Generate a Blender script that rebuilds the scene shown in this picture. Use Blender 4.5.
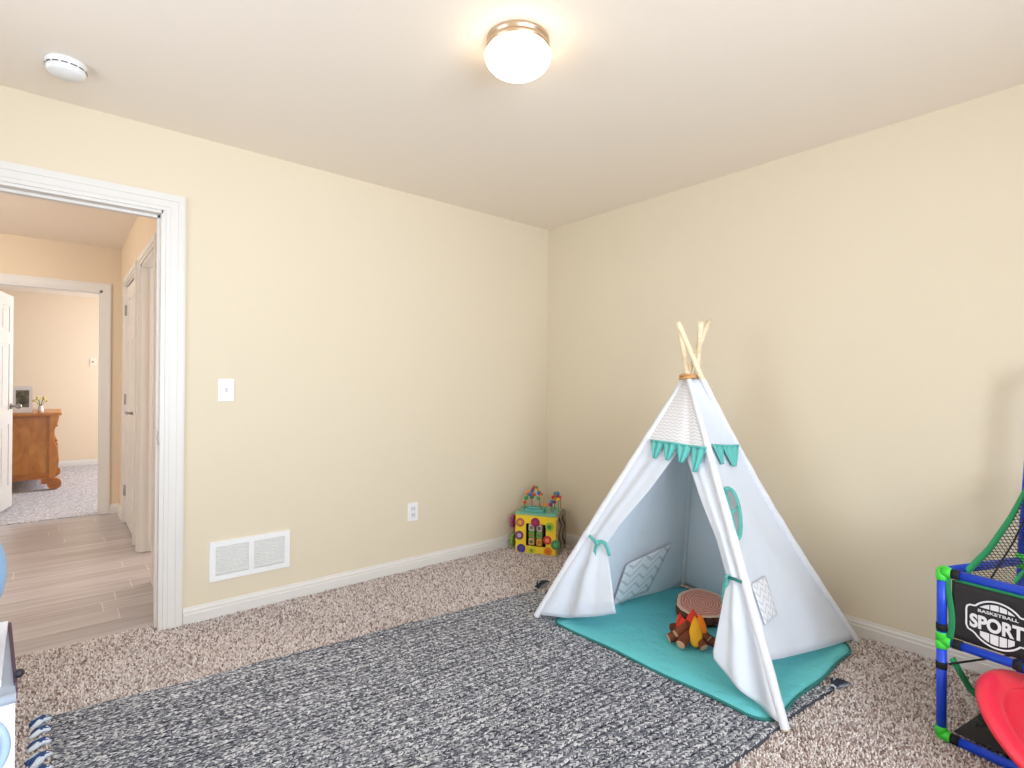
import bpy, bmesh, math, random
from mathutils import Vector as V, Matrix

random.seed(7)
for o in list(bpy.data.objects):
    bpy.data.objects.remove(o, do_unlink=True)
SC = bpy.context.scene
COL = SC.collection

# ------------------------------------------------------------------ camera
cam_d = bpy.data.cameras.new('camera')
cam = bpy.data.objects.new('camera', cam_d)
COL.objects.link(cam)
CF = V((0.64603, 0.76331, 0.00263)); CR = V((0.76328, -0.64603, 0.00716)); CU = V((-0.00716, 0.00262, 0.99997))
M4 = Matrix(((CR.x, CU.x, -CF.x, 0), (CR.y, CU.y, -CF.y, 0), (CR.z, CU.z, -CF.z, 1.2019), (0, 0, 0, 1)))
cam.matrix_world = M4
cam_d.sensor_width = 36.0
cam_d.lens = 36.0 * 541.48 / 1024.0
cam_d.clip_start = 0.02
SC.camera = cam

# ------------------------------------------------------------------ view, world, daylight
SC.view_settings.view_transform = 'Standard'
SC.view_settings.look = 'None'
SC.view_settings.gamma = 1.0
SC.view_settings.use_curve_mapping = False
SC.view_settings.exposure = 0.0

world = bpy.data.worlds.new('World')
SC.world = world
world.use_nodes = True
bg = world.node_tree.nodes['Background']
bg.inputs[0].default_value = (0.72, 0.84, 1.0, 1)
bg.inputs[1].default_value = 1.2


def area_light(name, loc, direction, sx, sy, power, color, spread=180):
    d = bpy.data.lights.new(name, 'AREA')
    d.shape = 'RECTANGLE'; d.size = sx; d.size_y = sy
    d.energy = power; d.color = color; d.spread = math.radians(spread)
    o = bpy.data.objects.new(name, d); COL.objects.link(o)
    o.location = loc
    o.rotation_euler = V(direction).to_track_quat('-Z', 'Z').to_euler()
    return o


# daylight outside unseen windows; the hall gets added lights out of view
area_light('daylight_front', (0.55, -1.62, 1.35), (0.06, 1, 0.20), 2.3, 1.6, 118, (0.80, 0.89, 1.0), 150)
area_light('assumed_daylight_left', (-1.30, 1.75, 1.40), (1, -0.25, 0.0), 1.4, 1.3, 26, (0.80, 0.89, 1.0), 160)  # light for an assumed left window, brightens the tent front
area_light('daylight_bedroom', (2.35, 8.2, 1.45), (-1, 0, 0.05), 2.0, 1.5, 125, (0.86, 0.93, 1.0))
area_light('side_room_fill', (2.45, 4.3, 1.5), (-1, 0, 0), 1.2, 1.2, 40, (1.0, 0.95, 0.88))  # added unseen source, brightens the hall through the open doorway
hl = bpy.data.lights.new('hall_fill', 'POINT'); hl.energy = 48; hl.color = (1.0, 0.91, 0.81); hl.shadow_soft_size = 0.12  # unseen fill added to brighten the hall; no fixture is built
ho = bpy.data.objects.new('hall_fill', hl); COL.objects.link(ho); ho.location = (-1.35, 4.75, 2.22)

XW, YW, H = 2.995, 3.108, 2.44      # right wall, back wall, ceiling height

# ------------------------------------------------------------------ materials


def lin(c):
    return tuple(((x / 255) / 12.92 if x / 255 <= 0.04045 else ((x / 255 + 0.055) / 1.055) ** 2.4) for x in c) + (1.0,)


def mat(name, col, rough=0.6, metal=0.0, bump=None, mix=None, spec=None, trans=0.0, sheen=0.0, emit=None):
    """principled material; bump=(scale, strength, distance); mix=(scale, colour2, amount)"""
    m = bpy.data.materials.new(name); m.use_nodes = True
    nt = m.node_tree; b = nt.nodes['Principled BSDF']
    b.inputs['Base Color'].default_value = lin(col)
    b.inputs['Roughness'].default_value = rough
    b.inputs['Metallic'].default_value = metal
    if spec is not None: b.inputs['Specular IOR Level'].default_value = spec
    if sheen: b.inputs['Sheen Weight'].default_value = sheen
    tc = nt.nodes.new('ShaderNodeTexCoord')
    if mix:
        n = nt.nodes.new('ShaderNodeTexNoise'); n.inputs['Scale'].default_value = mix[0]; n.inputs['Detail'].default_value = 5
        nt.links.new(tc.outputs['Object'], n.inputs['Vector'])
        r = nt.nodes.new('ShaderNodeValToRGB')
        r.color_ramp.elements[0].position = 0.35; r.color_ramp.elements[1].position = 0.65
        r.color_ramp.elements[0].color = lin(col)
        c2 = [col[i] * (1 - mix[2]) + mix[1][i] * mix[2] for i in range(3)]
        r.color_ramp.elements[1].color = lin(c2)
        nt.links.new(n.outputs['Fac'], r.inputs['Fac']); nt.links.new(r.outputs['Color'], b.inputs['Base Color'])
    if bump:
        n = nt.nodes.new('ShaderNodeTexNoise'); n.inputs['Scale'].default_value = bump[0]; n.inputs['Detail'].default_value = 3
        nt.links.new(tc.outputs['Object'], n.inputs['Vector'])
        bp = nt.nodes.new('ShaderNodeBump'); bp.inputs['Strength'].default_value = bump[1]; bp.inputs['Distance'].default_value = bump[2]
        nt.links.new(n.outputs['Fac'], bp.inputs['Height']); nt.links.new(bp.outputs['Normal'], b.inputs['Normal'])
    if trans:
        t = nt.nodes.new('ShaderNodeBsdfTranslucent'); t.inputs['Color'].default_value = lin(col)
        mx = nt.nodes.new('ShaderNodeMixShader'); mx.inputs[0].default_value = trans
        out = nt.nodes['Material Output']
        nt.links.new(b.outputs[0], mx.inputs[1]); nt.links.new(t.outputs[0], mx.inputs[2]); nt.links.new(mx.outputs[0], out.inputs['Surface'])
    if emit:
        b.inputs['Emission Color'].default_value = lin(emit[0]); b.inputs['Emission Strength'].default_value = emit[1]
    return m


def node(nt, kind, **kw):
    n = nt.nodes.new(kind)
    for k, v in kw.items(): setattr(n, k, v)
    return n


def math_n(nt, op, a, b=None, c=None):
    n = nt.nodes.new('ShaderNodeMath'); n.operation = op
    for i, x in enumerate((a, b, c)):
        if x is None: continue
        if isinstance(x, (int, float)): n.inputs[i].default_value = x
        else: nt.links.new(x, n.inputs[i])
    return n.outputs[0]


def ramp(nt, fac, stops, interp='LINEAR'):
    r = nt.nodes.new('ShaderNodeValToRGB'); cr = r.color_ramp; cr.interpolation = interp
    while len(cr.elements) < len(stops): cr.elements.new(0.5)
    for e, (p, c) in zip(cr.elements, stops): e.position = p; e.color = lin(c)
    nt.links.new(fac, r.inputs['Fac'])
    return r.outputs['Color']


def carpet_mat(name, stops, scale=120, bump=0.9):
    m = bpy.data.materials.new(name); m.use_nodes = True
    nt = m.node_tree; b = nt.nodes['Principled BSDF']
    tc = node(nt, 'ShaderNodeTexCoord')
    n0 = node(nt, 'ShaderNodeTexNoise'); n0.inputs['Scale'].default_value = 60; n0.inputs['Detail'].default_value = 2
    nt.links.new(tc.outputs['Object'], n0.inputs['Vector'])
    vm = node(nt, 'ShaderNodeMix', data_type='VECTOR'); vm.inputs[0].default_value = 0.018
    nt.links.new(tc.outputs['Object'], vm.inputs[4]); nt.links.new(n0.outputs['Color'], vm.inputs[5])
    v = node(nt, 'ShaderNodeTexVoronoi'); v.inputs['Scale'].default_value = scale
    nt.links.new(vm.outputs[1], v.inputs['Vector'])
    sep = node(nt, 'ShaderNodeSeparateColor'); nt.links.new(v.outputs['Color'], sep.inputs[0])
    n = node(nt, 'ShaderNodeTexNoise'); n.inputs['Scale'].default_value = scale * 0.35; n.inputs['Detail'].default_value = 3
    nt.links.new(tc.outputs['Object'], n.inputs['Vector'])
    f = math_n(nt, 'ADD', math_n(nt, 'MULTIPLY', sep.outputs[0], 0.62), math_n(nt, 'MULTIPLY', n.outputs['Fac'], 0.42))
    nt.links.new(ramp(nt, f, stops), b.inputs['Base Color'])
    b.inputs['Roughness'].default_value = 0.95; b.inputs['Specular IOR Level'].default_value = 0.1
    bp = node(nt, 'ShaderNodeBump'); bp.inputs['Strength'].default_value = bump; bp.inputs['Distance'].default_value = 0.012
    hgt = math_n(nt, 'ADD', f, math_n(nt, 'MULTIPLY', v.outputs['Distance'], -0.9))
    nt.links.new(hgt, bp.inputs['Height']); nt.links.new(bp.outputs['Normal'], b.inputs['Normal'])
    return m


def wood_floor_mat():
    m = bpy.data.materials.new('plank_floor'); m.use_nodes = True
    nt = m.node_tree; b = nt.nodes['Principled BSDF']
    tc = node(nt, 'ShaderNodeTexCoord')
    sx = node(nt, 'ShaderNodeSeparateXYZ'); nt.links.new(tc.outputs['Object'], sx.inputs[0])
    rw = math_n(nt, 'FLOOR', math_n(nt, 'DIVIDE', sx.outputs[1], 0.155))
    sh = math_n(nt, 'MULTIPLY', math_n(nt, 'FRACT', math_n(nt, 'MULTIPLY', math_n(nt, 'SINE', math_n(nt, 'MULTIPLY', rw, 12.9898)), 437.58)), 1.05)
    cb = node(nt, 'ShaderNodeCombineXYZ'); nt.links.new(math_n(nt, 'ADD', sx.outputs[0], sh), cb.inputs[0]); nt.links.new(sx.outputs[1], cb.inputs[1])
    br = node(nt, 'ShaderNodeTexBrick'); br.offset = 0.0; br.inputs['Scale'].default_value = 1.0
    br.inputs['Brick Width'].default_value = 1.05; br.inputs['Row Height'].default_value = 0.155
    br.inputs['Mortar Size'].default_value = 0.0025; br.inputs['Mortar Smooth'].default_value = 0.3
    br.inputs['Color1'].default_value = lin((200, 199, 204)); br.inputs['Color2'].default_value = lin((180, 177, 181))
    br.inputs['Mortar'].default_value = lin((236, 230, 226)); br.inputs['Bias'].default_value = 0  # pale joints: the light they catch is put into the colour
    nt.links.new(cb.outputs[0], br.inputs['Vector'])
    mp = node(nt, 'ShaderNodeMapping'); mp.inputs['Scale'].default_value = (1.2, 16, 1)
    nt.links.new(tc.outputs['Object'], mp.inputs['Vector'])
    n = node(nt, 'ShaderNodeTexNoise'); n.inputs['Scale'].default_value = 1.6; n.inputs['Detail'].default_value = 6; n.inputs['Roughness'].default_value = 0.6
    nt.links.new(mp.outputs[0], n.inputs['Vector'])
    c = ramp(nt, n.outputs['Fac'], [(0.3, (190, 174, 166)), (0.5, (226, 219, 216)), (0.75, (246, 243, 242))])
    mx = node(nt, 'ShaderNodeMix', data_type='RGBA', blend_type='MULTIPLY'); mx.inputs[0].default_value = 0.75
    nt.links.new(br.outputs['Color'], mx.inputs[6]); nt.links.new(c, mx.inputs[7])
    nt.links.new(mx.outputs[2], b.inputs['Base Color'])
    b.inputs['Roughness'].default_value = 0.34
    return m


def wood_mat(name, c1, c2, rough=0.45, scale=(2, 2, 14), dist=3.0):
    m = bpy.data.materials.new(name); m.use_nodes = True
    nt = m.node_tree; b = nt.nodes['Principled BSDF']
    tc = node(nt, 'ShaderNodeTexCoord')
    mp = node(nt, 'ShaderNodeMapping'); mp.inputs['Scale'].default_value = scale
    nt.links.new(tc.outputs['Object'], mp.inputs['Vector'])
    n = node(nt, 'ShaderNodeTexNoise'); n.inputs['Scale'].default_value = 2.2; n.inputs['Detail'].default_value = 5; n.inputs['Distortion'].default_value = dist
    nt.links.new(mp.outputs[0], n.inputs['Vector'])
    nt.links.new(ramp(nt, n.outputs['Fac'], [(0.3, c1), (0.7, c2)]), b.inputs['Base Color'])
    b.inputs['Roughness'].default_value = rough
    return m


def zigzag_mat(name, base, line, nx, ny, amp=0.5, width=0.3, trans=0.15):
    """chevron print driven by the UV map"""
    m = bpy.data.materials.new(name); m.use_nodes = True
    nt = m.node_tree; b = nt.nodes['Principled BSDF']
    uv = node(nt, 'ShaderNodeTexCoord')
    s = node(nt, 'ShaderNodeSeparateXYZ'); nt.links.new(uv.outputs['UV'], s.inputs[0])
    tri = math_n(nt, 'ABSOLUTE', math_n(nt, 'SUBTRACT', math_n(nt, 'FRACT', math_n(nt, 'MULTIPLY', s.outputs[0], nx)), 0.5))
    f = math_n(nt, 'FRACT', math_n(nt, 'ADD', math_n(nt, 'MULTIPLY', s.outputs[1], ny), math_n(nt, 'MULTIPLY', tri, amp * 2)))
    g = math_n(nt, 'GREATER_THAN', f, 1 - width)
    mx = node(nt, 'ShaderNodeMix', data_type='RGBA')
    nt.links.new(g, mx.inputs[0]); mx.inputs[6].default_value = lin(base); mx.inputs[7].default_value = lin(line)
    nt.links.new(mx.outputs[2], b.inputs['Base Color']); b.inputs['Roughness'].default_value = 0.9
    b.inputs['Specular IOR Level'].default_value = 0.15
    return m


def rug_mat():
    m = bpy.data.materials.new('woven_rug'); m.use_nodes = True
    nt = m.node_tree; b = nt.nodes['Principled BSDF']
    tc = node(nt, 'ShaderNodeTexCoord')
    s = node(nt, 'ShaderNodeSeparateXYZ'); nt.links.new(tc.outputs['UV'], s.inputs[0])   # UV in metres
    rowp = 0.030
    row = math_n(nt, 'FRACT', math_n(nt, 'DIVIDE', s.outputs[1], rowp))
    tri = math_n(nt, 'ABSOLUTE', math_n(nt, 'SUBTRACT', row, 0.5))                     # 0 centre, .5 edge
    cx = node(nt, 'ShaderNodeCombineXYZ')
    nt.links.new(math_n(nt, 'MULTIPLY', math_n(nt, 'ADD', s.outputs[0], math_n(nt, 'MULTIPLY', tri, 0.028)), 150), cx.inputs[0])
    nt.links.new(math_n(nt, 'MULTIPLY', s.outputs[1], 135), cx.inputs[1])
    v = node(nt, 'ShaderNodeTexVoronoi'); v.inputs['Scale'].default_value = 1.0
    nt.links.new(cx.outputs[0], v.inputs['Vector'])
    sc = node(nt, 'ShaderNodeSeparateColor'); nt.links.new(v.outputs['Color'], sc.inputs[0])
    # long slow stripes that make some rows darker
    c2 = node(nt, 'ShaderNodeCombineXYZ')
    nt.links.new(math_n(nt, 'MULTIPLY', s.outputs[0], 1.1), c2.inputs[0])
    nt.links.new(math_n(nt, 'MULTIPLY', s.outputs[1], 30), c2.inputs[1])
    n = node(nt, 'ShaderNodeTexNoise'); n.inputs['Scale'].default_value = 1.0; n.inputs['Detail'].default_value = 2
    nt.links.new(c2.outputs[0], n.inputs['Vector'])
    f = math_n(nt, 'ADD', math_n(nt, 'MULTIPLY', sc.outputs[0], 0.72), math_n(nt, 'MULTIPLY', math_n(nt, 'ADD', n.outputs['Fac'], 0.28), 0.32))
    f = math_n(nt, 'SUBTRACT', f, math_n(nt, 'MULTIPLY', math_n(nt, 'GREATER_THAN', tri, 0.39), 0.20))
    col = ramp(nt, f, RUG_STOPS)
    nt.links.new(col, b.inputs['Base Color'])
    b.inputs['Roughness'].default_value = 0.95; b.inputs['Specular IOR Level'].default_value = 0.1
    bp = node(nt, 'ShaderNodeBump'); bp.inputs['Strength'].default_value = 0.7; bp.inputs['Distance'].default_value = 0.008
    hg = math_n(nt, 'SUBTRACT', math_n(nt, 'MULTIPLY', v.outputs['Distance'], -0.8), math_n(nt, 'MULTIPLY', tri, 1.0))
    nt.links.new(hg, bp.inputs['Height']); nt.links.new(bp.outputs['Normal'], b.inputs['Normal'])
    return m


def quilt_mat():
    m = bpy.data.materials.new('quilted_teal'); m.use_nodes = True
    nt = m.node_tree; b = nt.nodes['Principled BSDF']
    b.inputs['Base Color'].default_value = lin((104, 200, 204)); b.inputs['Roughness'].default_value = 0.85
    tc = node(nt, 'ShaderNodeTexCoord')
    s = node(nt, 'ShaderNodeSeparateXYZ'); nt.links.new(tc.outputs['Object'], s.inputs[0])
    p = math_n(nt, 'ABSOLUTE', math_n(nt, 'SUBTRACT', math_n(nt, 'FRACT', math_n(nt, 'MULTIPLY', math_n(nt, 'ADD', s.outputs[0], s.outputs[1]), 9)), 0.5))
    q = math_n(nt, 'ABSOLUTE', math_n(nt, 'SUBTRACT', math_n(nt, 'FRACT', math_n(nt, 'MULTIPLY', math_n(nt, 'SUBTRACT', s.outputs[0], s.outputs[1]), 9)), 0.5))
    g = math_n(nt, 'MINIMUM', p, q)
    n = node(nt, 'ShaderNodeTexNoise'); n.inputs['Scale'].default_value = 26; n.inputs['Detail'].default_value = 4
    nt.links.new(tc.outputs['Object'], n.inputs['Vector'])
    h = math_n(nt, 'ADD', math_n(nt, 'MULTIPLY', math_n(nt, 'POWER', g, 0.5), 0.4), math_n(nt, 'MULTIPLY', n.outputs['Fac'], 1.1))
    bp = node(nt, 'ShaderNodeBump'); bp.inputs['Strength'].default_value = 0.5; bp.inputs['Distance'].default_value = 0.012
    nt.links.new(h, bp.inputs['Height']); nt.links.new(bp.outputs['Normal'], b.inputs['Normal'])
    return m


def rings_mat():
    m = bpy.data.materials.new('log_rings'); m.use_nodes = True
    nt = m.node_tree; b = nt.nodes['Principled BSDF']
    tc = node(nt, 'ShaderNodeTexCoord')
    w = node(nt, 'ShaderNodeTexWave', wave_type='RINGS', rings_direction='Z')
    w.inputs['Scale'].default_value = 22; w.inputs['Distortion'].default_value = 4.5; w.inputs['Detail'].default_value = 3; w.inputs['Detail Scale'].default_value = 1.2
    nt.links.new(tc.outputs['Object'], w.inputs['Vector'])
    nt.links.new(ramp(nt, w.outputs['Fac'], [(0.15, (196, 116, 98)), (0.7, (236, 172, 150))]), b.inputs['Base Color'])
    b.inputs['Roughness'].default_value = 0.8
    return m


def net_mat():
    m = bpy.data.materials.new('black_net'); m.use_nodes = True
    nt = m.node_tree; b = nt.nodes['Principled BSDF']
    b.inputs['Base Color'].default_value = lin((24, 26, 30)); b.inputs['Roughness'].default_value = 0.8
    tc = node(nt, 'ShaderNodeTexCoord')
    s = node(nt, 'ShaderNodeSeparateXYZ'); nt.links.new(tc.outputs['UV'], s.inputs[0])
    a = math_n(nt, 'ADD', s.outputs[0], s.outputs[1]); c = math_n(nt, 'SUBTRACT', s.outputs[0], s.outputs[1])
    p = math_n(nt, 'LESS_THAN', math_n(nt, 'FRACT', math_n(nt, 'MULTIPLY', a, 55)), 0.22)
    q = math_n(nt, 'LESS_THAN', math_n(nt, 'FRACT', math_n(nt, 'MULTIPLY', c, 55)), 0.22)
    g = math_n(nt, 'MAXIMUM', p, q)
    t = node(nt, 'ShaderNodeBsdfTransparent'); mx = node(nt, 'ShaderNodeMixShader')
    nt.links.new(g, mx.inputs[0]); nt.links.new(t.outputs[0], mx.inputs[1]); nt.links.new(b.outputs[0], mx.inputs[2])
    nt.links.new(mx.outputs[0], nt.nodes['Material Output'].inputs['Surface'])
    return m


def glass_mat():
    m = bpy.data.materials.new('window_glass'); m.use_nodes = True
    nt = m.node_tree
    t = node(nt, 'ShaderNodeBsdfTransparent'); g = node(nt, 'ShaderNodeBsdfGlossy'); g.inputs['Roughness'].default_value = 0.05
    mx = node(nt, 'ShaderNodeMixShader'); mx.inputs[0].default_value = 0.06
    nt.links.new(t.outputs[0], mx.inputs[1]); nt.links.new(g.outputs[0], mx.inputs[2])
    nt.links.new(mx.outputs[0], nt.nodes['Material Output'].inputs['Surface'])
    return m


RUG_STOPS = [(0.16, (44, 47, 58)), (0.42, (100, 103, 115)), (0.66, (148, 150, 158)), (0.90, (224, 225, 228))]
TUFT_STOPS = [(0.0, (136, 113, 108)), (0.13, (176, 154, 147)), (0.36, (222, 206, 199)), (0.7, (243, 230, 224)), (1.0, (254, 249, 246))]
MW = mat('wall_paint', (228, 214.5, 190), 0.85, bump=(170, 0.12, 0.004), spec=0.2)
MCEIL = mat('ceiling_paint', (249, 237, 223), 0.9, bump=(140, 0.15, 0.004), spec=0.1)
MHW = mat('hall_paint', (227, 208, 182), 0.85, bump=(170, 0.1, 0.004), spec=0.2)
MBW = mat('bedroom_paint', (238, 216, 190), 0.85, spec=0.2)
MTRIM = mat('white_trim', (228, 223, 217), 0.4)
MPLATE = mat('white_plastic', (244, 243, 242), 0.35)
MDARK = mat('dark_slot', (60, 60, 62), 0.6)
MNICKEL = mat('brushed_nickel', (206, 184, 160), 0.3, metal=1.0)
MSTEEL = mat('satin_steel', (160, 155, 150), 0.35, metal=1.0)
MCARP = carpet_mat('beige_carpet', [(0.2, (122, 100, 92)), (0.4, (188, 168, 160)), (0.6, (216, 200, 194)), (0.82, (246, 240, 236))])
MCARP2 = carpet_mat('grey_carpet', [(0.22, (176, 170, 176)), (0.5, (216, 212, 218)), (0.82, (246, 244, 248))], scale=90)
MFLOOR = wood_floor_mat()
MRUG = rug_mat()
MQUILT = quilt_mat()
MCANVAS = mat('white_canvas', (241, 246, 254), 0.9, bump=(9, 0.25, 0.03), spec=0.1, trans=0.24)
MSLEEVE = mat('canvas_sleeve', (230, 232, 238), 0.9, bump=(30, 0.3, 0.01), spec=0.1)
MZIG = zigzag_mat('chevron_canvas', (238, 238, 242), (218, 213, 212), 14, 26, 0.5, 0.34)
MZIG2 = zigzag_mat('chevron_pocket', (236, 238, 243), (206, 210, 218), 2.5, 5.0, 0.9, 0.30)
MTEAL = mat('teal_cotton', (100, 188, 182), 0.85)
MTEALD = mat('dark_teal_piping', (44, 120, 116), 0.8)
MMESHW = mat('grey_window_mesh', (168, 172, 176), 0.9, trans=0.2)
MPOLE = wood_mat('pale_pine', (236, 214, 176), (250, 236, 206), 0.6)
MBARK = mat('bark', (112, 66, 44), 0.95, bump=(40, 0.8, 0.02), mix=(30, (70, 38, 26), 0.8))
MRINGS = rings_mat()
MRIM = mat('pale_sapwood', (232, 196, 172), 0.85)
MLOG = mat('felt_log_brown', (142, 72, 42), 0.95, mix=(20, (90, 44, 26), 0.7))
MLOGEND = mat('felt_log_end', (222, 170, 132), 0.95)
MFR = mat('felt_red', (224, 62, 40), 0.9); MFO = mat('felt_orange', (246, 128, 24), 0.9); MFY = mat('felt_amber', (252, 178, 40), 0.9)
MOAK = wood_mat('golden_oak', (186, 112, 40), (216, 146, 66), 0.35, (3, 3, 1.2), 2.0)
MOAKD = wood_mat('golden_oak_edge', (160, 90, 30), (198, 124, 52), 0.35)
MBLUE = mat('blue_pipe', (26, 72, 214), 0.35)
MGREEN = mat('green_joint', (66, 214, 62), 0.35)
MSTRAP = mat('green_webbing', (36, 136, 84), 0.8)
MBLACK = mat('black_nylon', (34, 32, 34), 0.75, bump=(60, 0.2, 0.006))
MVELCRO = mat('black_tape', (18, 18, 24), 0.8)
MPRINT = mat('white_print', (226, 226, 228), 0.7)
MRED = mat('red_plastic', (242, 52, 74), 0.28)
MNET = net_mat()
MLBLUE = mat('light_blue_plastic', (138, 186, 236), 0.35)
MLBLUE2 = mat('pale_blue_plastic', (176, 204, 240), 0.35)
MWOODW = mat('white_painted_wood', (240, 238, 242), 0.5)
MPURP = mat('plum_edge', (96, 68, 84), 0.6)
MGREYP = mat('silver_plastic', (178, 190, 206), 0.35)

# ------------------------------------------------------------------ mesh helpers


class MB:
    def __init__(s):
        s.bm = bmesh.new(); s.uv = None

    def box(s, lo, hi, bev=0.0, mtx=None):
        b = bmesh.new(); bmesh.ops.create_cube(b, size=1)
        c = [(lo[i] + hi[i]) / 2 for i in range(3)]; d = [abs(hi[i] - lo[i]) for i in range(3)]
        for v in b.verts: v.co = V((c[0] + v.co.x * d[0], c[1] + v.co.y * d[1], c[2] + v.co.z * d[2]))
        if bev: bmesh.ops.bevel(b, geom=b.edges[:], offset=bev, segments=2, affect='EDGES', profile=0.6)
        return s.add(b, mtx)

    def add(s, b, mtx=None):
        if mtx: b.transform(mtx)
        me = bpy.data.meshes.new('tmp'); b.to_mesh(me); b.free()
        s.bm.from_mesh(me); bpy.data.meshes.remove(me)
        return s

    def tube(s, pts, r, seg=12, cap=True, closed=False, mtx=None):
        """swept round tube; r a number or a list"""
        pts = [V(p) for p in pts]; n = len(pts)
        rs = r if isinstance(r, (list, tuple)) else [r] * n
        b = bmesh.new(); rings = []; prev = None
        for i, p in enumerate(pts):
            if closed: t = pts[(i + 1) % n] - pts[i - 1]
            else: t = pts[min(i + 1, n - 1)] - pts[max(i - 1, 0)]
            t.normalize()
            if prev is None:
                a = V((0, 0, 1)) if abs(t.z) < 0.9 else V((1, 0, 0))
                x = t.cross(a).normalized()
            else:
                x = (prev - t * prev.dot(t)).normalized()
            prev = x; y = t.cross(x)
            rings.append([b.verts.new(p + (x * math.cos(k * 2 * math.pi / seg) + y * math.sin(k * 2 * math.pi / seg)) * rs[i]) for k in range(seg)])
        m = n if closed else n - 1
        for i in range(m):
            A, B = rings[i], rings[(i + 1) % n]
            for k in range(seg): b.faces.new((A[k], A[(k + 1) % seg], B[(k + 1) % seg], B[k]))
        if cap and not closed:
            b.faces.new(rings[0][::-1]); b.faces.new(rings[-1])
        for f in b.faces: f.smooth = len(f.verts) == 4
        bmesh.ops.recalc_face_normals(b, faces=b.faces[:])
        return s.add(b, mtx)

    def lathe(s, prof, seg=32, mtx=None, wob=None):
        """profile of (radius, z) about z"""
        b = bmesh.new(); rings = []
        for r, z in prof:
            if r < 1e-5: rings.append([b.verts.new((0, 0, z))])
            else: rings.append([b.verts.new((r * (wob(k * 2 * math.pi / seg) if wob else 1) * math.cos(k * 2 * math.pi / seg), r * (wob(k * 2 * math.pi / seg) if wob else 1) * math.sin(k * 2 * math.pi / seg), z)) for k in range(seg)])
        for A, B in zip(rings, rings[1:]):
            for k in range(seg):
                k2 = (k + 1) % seg
                vs = [A[k % len(A)], A[k2 % len(A)], B[k2 % len(B)], B[k % len(B)]]
                u = []
                for x in vs:
                    if x not in u: u.append(x)
                if len(u) > 2: b.faces.new(u)
        for f in b.faces: f.smooth = True
        bmesh.ops.recalc_face_normals(b, faces=b.faces[:])
        return s.add(b, mtx)

    def prism(s, poly, z0, z1, mtx=None, bev=0.0):
        """2-D outline extruded in z"""
        b = bmesh.new()
        f = b.faces.new([b.verts.new((x, y, z0)) for x, y in poly])
        e = bmesh.ops.extrude_face_region(b, geom=[f])
        for v in e['geom']:
            if isinstance(v, bmesh.types.BMVert): v.co.z = z1
        bmesh.ops.recalc_face_normals(b, faces=b.faces[:])
        if bev:
            bmesh.ops.bevel(b, geom=[x for x in b.edges if abs(x.verts[0].co.z - x.verts[1].co.z) < 1e-6], offset=bev, segments=2, affect='EDGES')
        return s.add(b, mtx)

    def ico(s, c, r, sub=2, scale=(1, 1, 1)):
        b = bmesh.new(); bmesh.ops.create_icosphere(b, subdivisions=sub, radius=1)
        for v in b.verts: v.co = V((c[0] + v.co.x * r * scale[0], c[1] + v.co.y * r * scale[1], c[2] + v.co.z * r * scale[2]))
        for f in b.faces: f.smooth = True
        return s.add(b)

    def grid(s, fn, nu, nv, uvs=(1, 1)):
        """fn(u, v) -> point, with a UV map"""
        b = s.bm; uv = b.loops.layers.uv.verify()
        g = [[b.verts.new(fn(i / nu, j / nv)) for j in range(nv + 1)] for i in range(nu + 1)]
        for i in range(nu):
            for j in range(nv):
                f = b.faces.new((g[i][j], g[i + 1][j], g[i + 1][j + 1], g[i][j + 1])); f.smooth = True
                for l, (a, c) in zip(f.loops, ((i, j), (i + 1, j), (i + 1, j + 1), (i, j + 1))):
                    l[uv].uv = (a / nu * uvs[0], c / nv * uvs[1])
        return s


def world_loc(o):
    p = V((0, 0, 0))
    while o is not None: p += o.location; o = o.parent
    return p


def obj(name, mb, m, parent=None, thick=0.0, sub=0, keep=False):
    bm = mb.bm
    if parent is not None: off = world_loc(parent)
    elif keep: off = V((0, 0, 0))
    else:
        xs = [v.co for v in bm.verts]
        off = V(((min(v.x for v in xs) + max(v.x for v in xs)) / 2, (min(v.y for v in xs) + max(v.y for v in xs)) / 2, min(v.z for v in xs)))
    for v in bm.verts: v.co -= off
    me = bpy.data.meshes.new(name); bm.to_mesh(me); bm.free()
    me.materials.append(m)
    o = bpy.data.objects.new(name, me); COL.objects.link(o)
    if parent is not None: o.parent = parent
    else: o.location = off
    if sub:
        md = o.modifiers.new('Subdivision', 'SUBSURF'); md.levels = sub; md.render_levels = sub
    if thick:
        md = o.modifiers.new('Solidify', 'SOLIDIFY'); md.thickness = thick; md.offset = 0
    return o


def struct(name, mb, m, parent=None):
    o = obj(name, mb, m, parent, keep=True)
    if parent is None: o['kind'] = 'structure'
    return o


def thing(name, label, cat, loc, group=None):
    o = bpy.data.objects.new(name, None); COL.objects.link(o)
    o.empty_display_size = 0.1
    o.location = loc; o['label'] = label; o['category'] = cat
    if group: o['group'] = group
    return o


def tag(o, label, cat, group=None, kind=None):
    o['label'] = label; o['category'] = cat
    if group: o['group'] = group
    if kind: o['kind'] = kind
    return o


def frame_mtx(origin, ex, ey, ez):
    ex, ey, ez, o = V(ex), V(ey), V(ez), V(origin)
    return Matrix(((ex.x, ey.x, ez.x, o.x), (ex.y, ey.y, ez.y, o.y), (ex.z, ey.z, ez.z, o.z), (0, 0, 0, 1)))


# ------------------------------------------------------------------ the room shell
XL, YF = -0.86, -1.20        # left wall and the wall behind the camera
T = 0.12
YH0, YH1 = YW + T, 6.20      # hall from / to
XH = 0.47                    # hall right wall
YB0, YB1 = YH1 + T, 10.0     # bedroom beyond the hall

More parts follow.
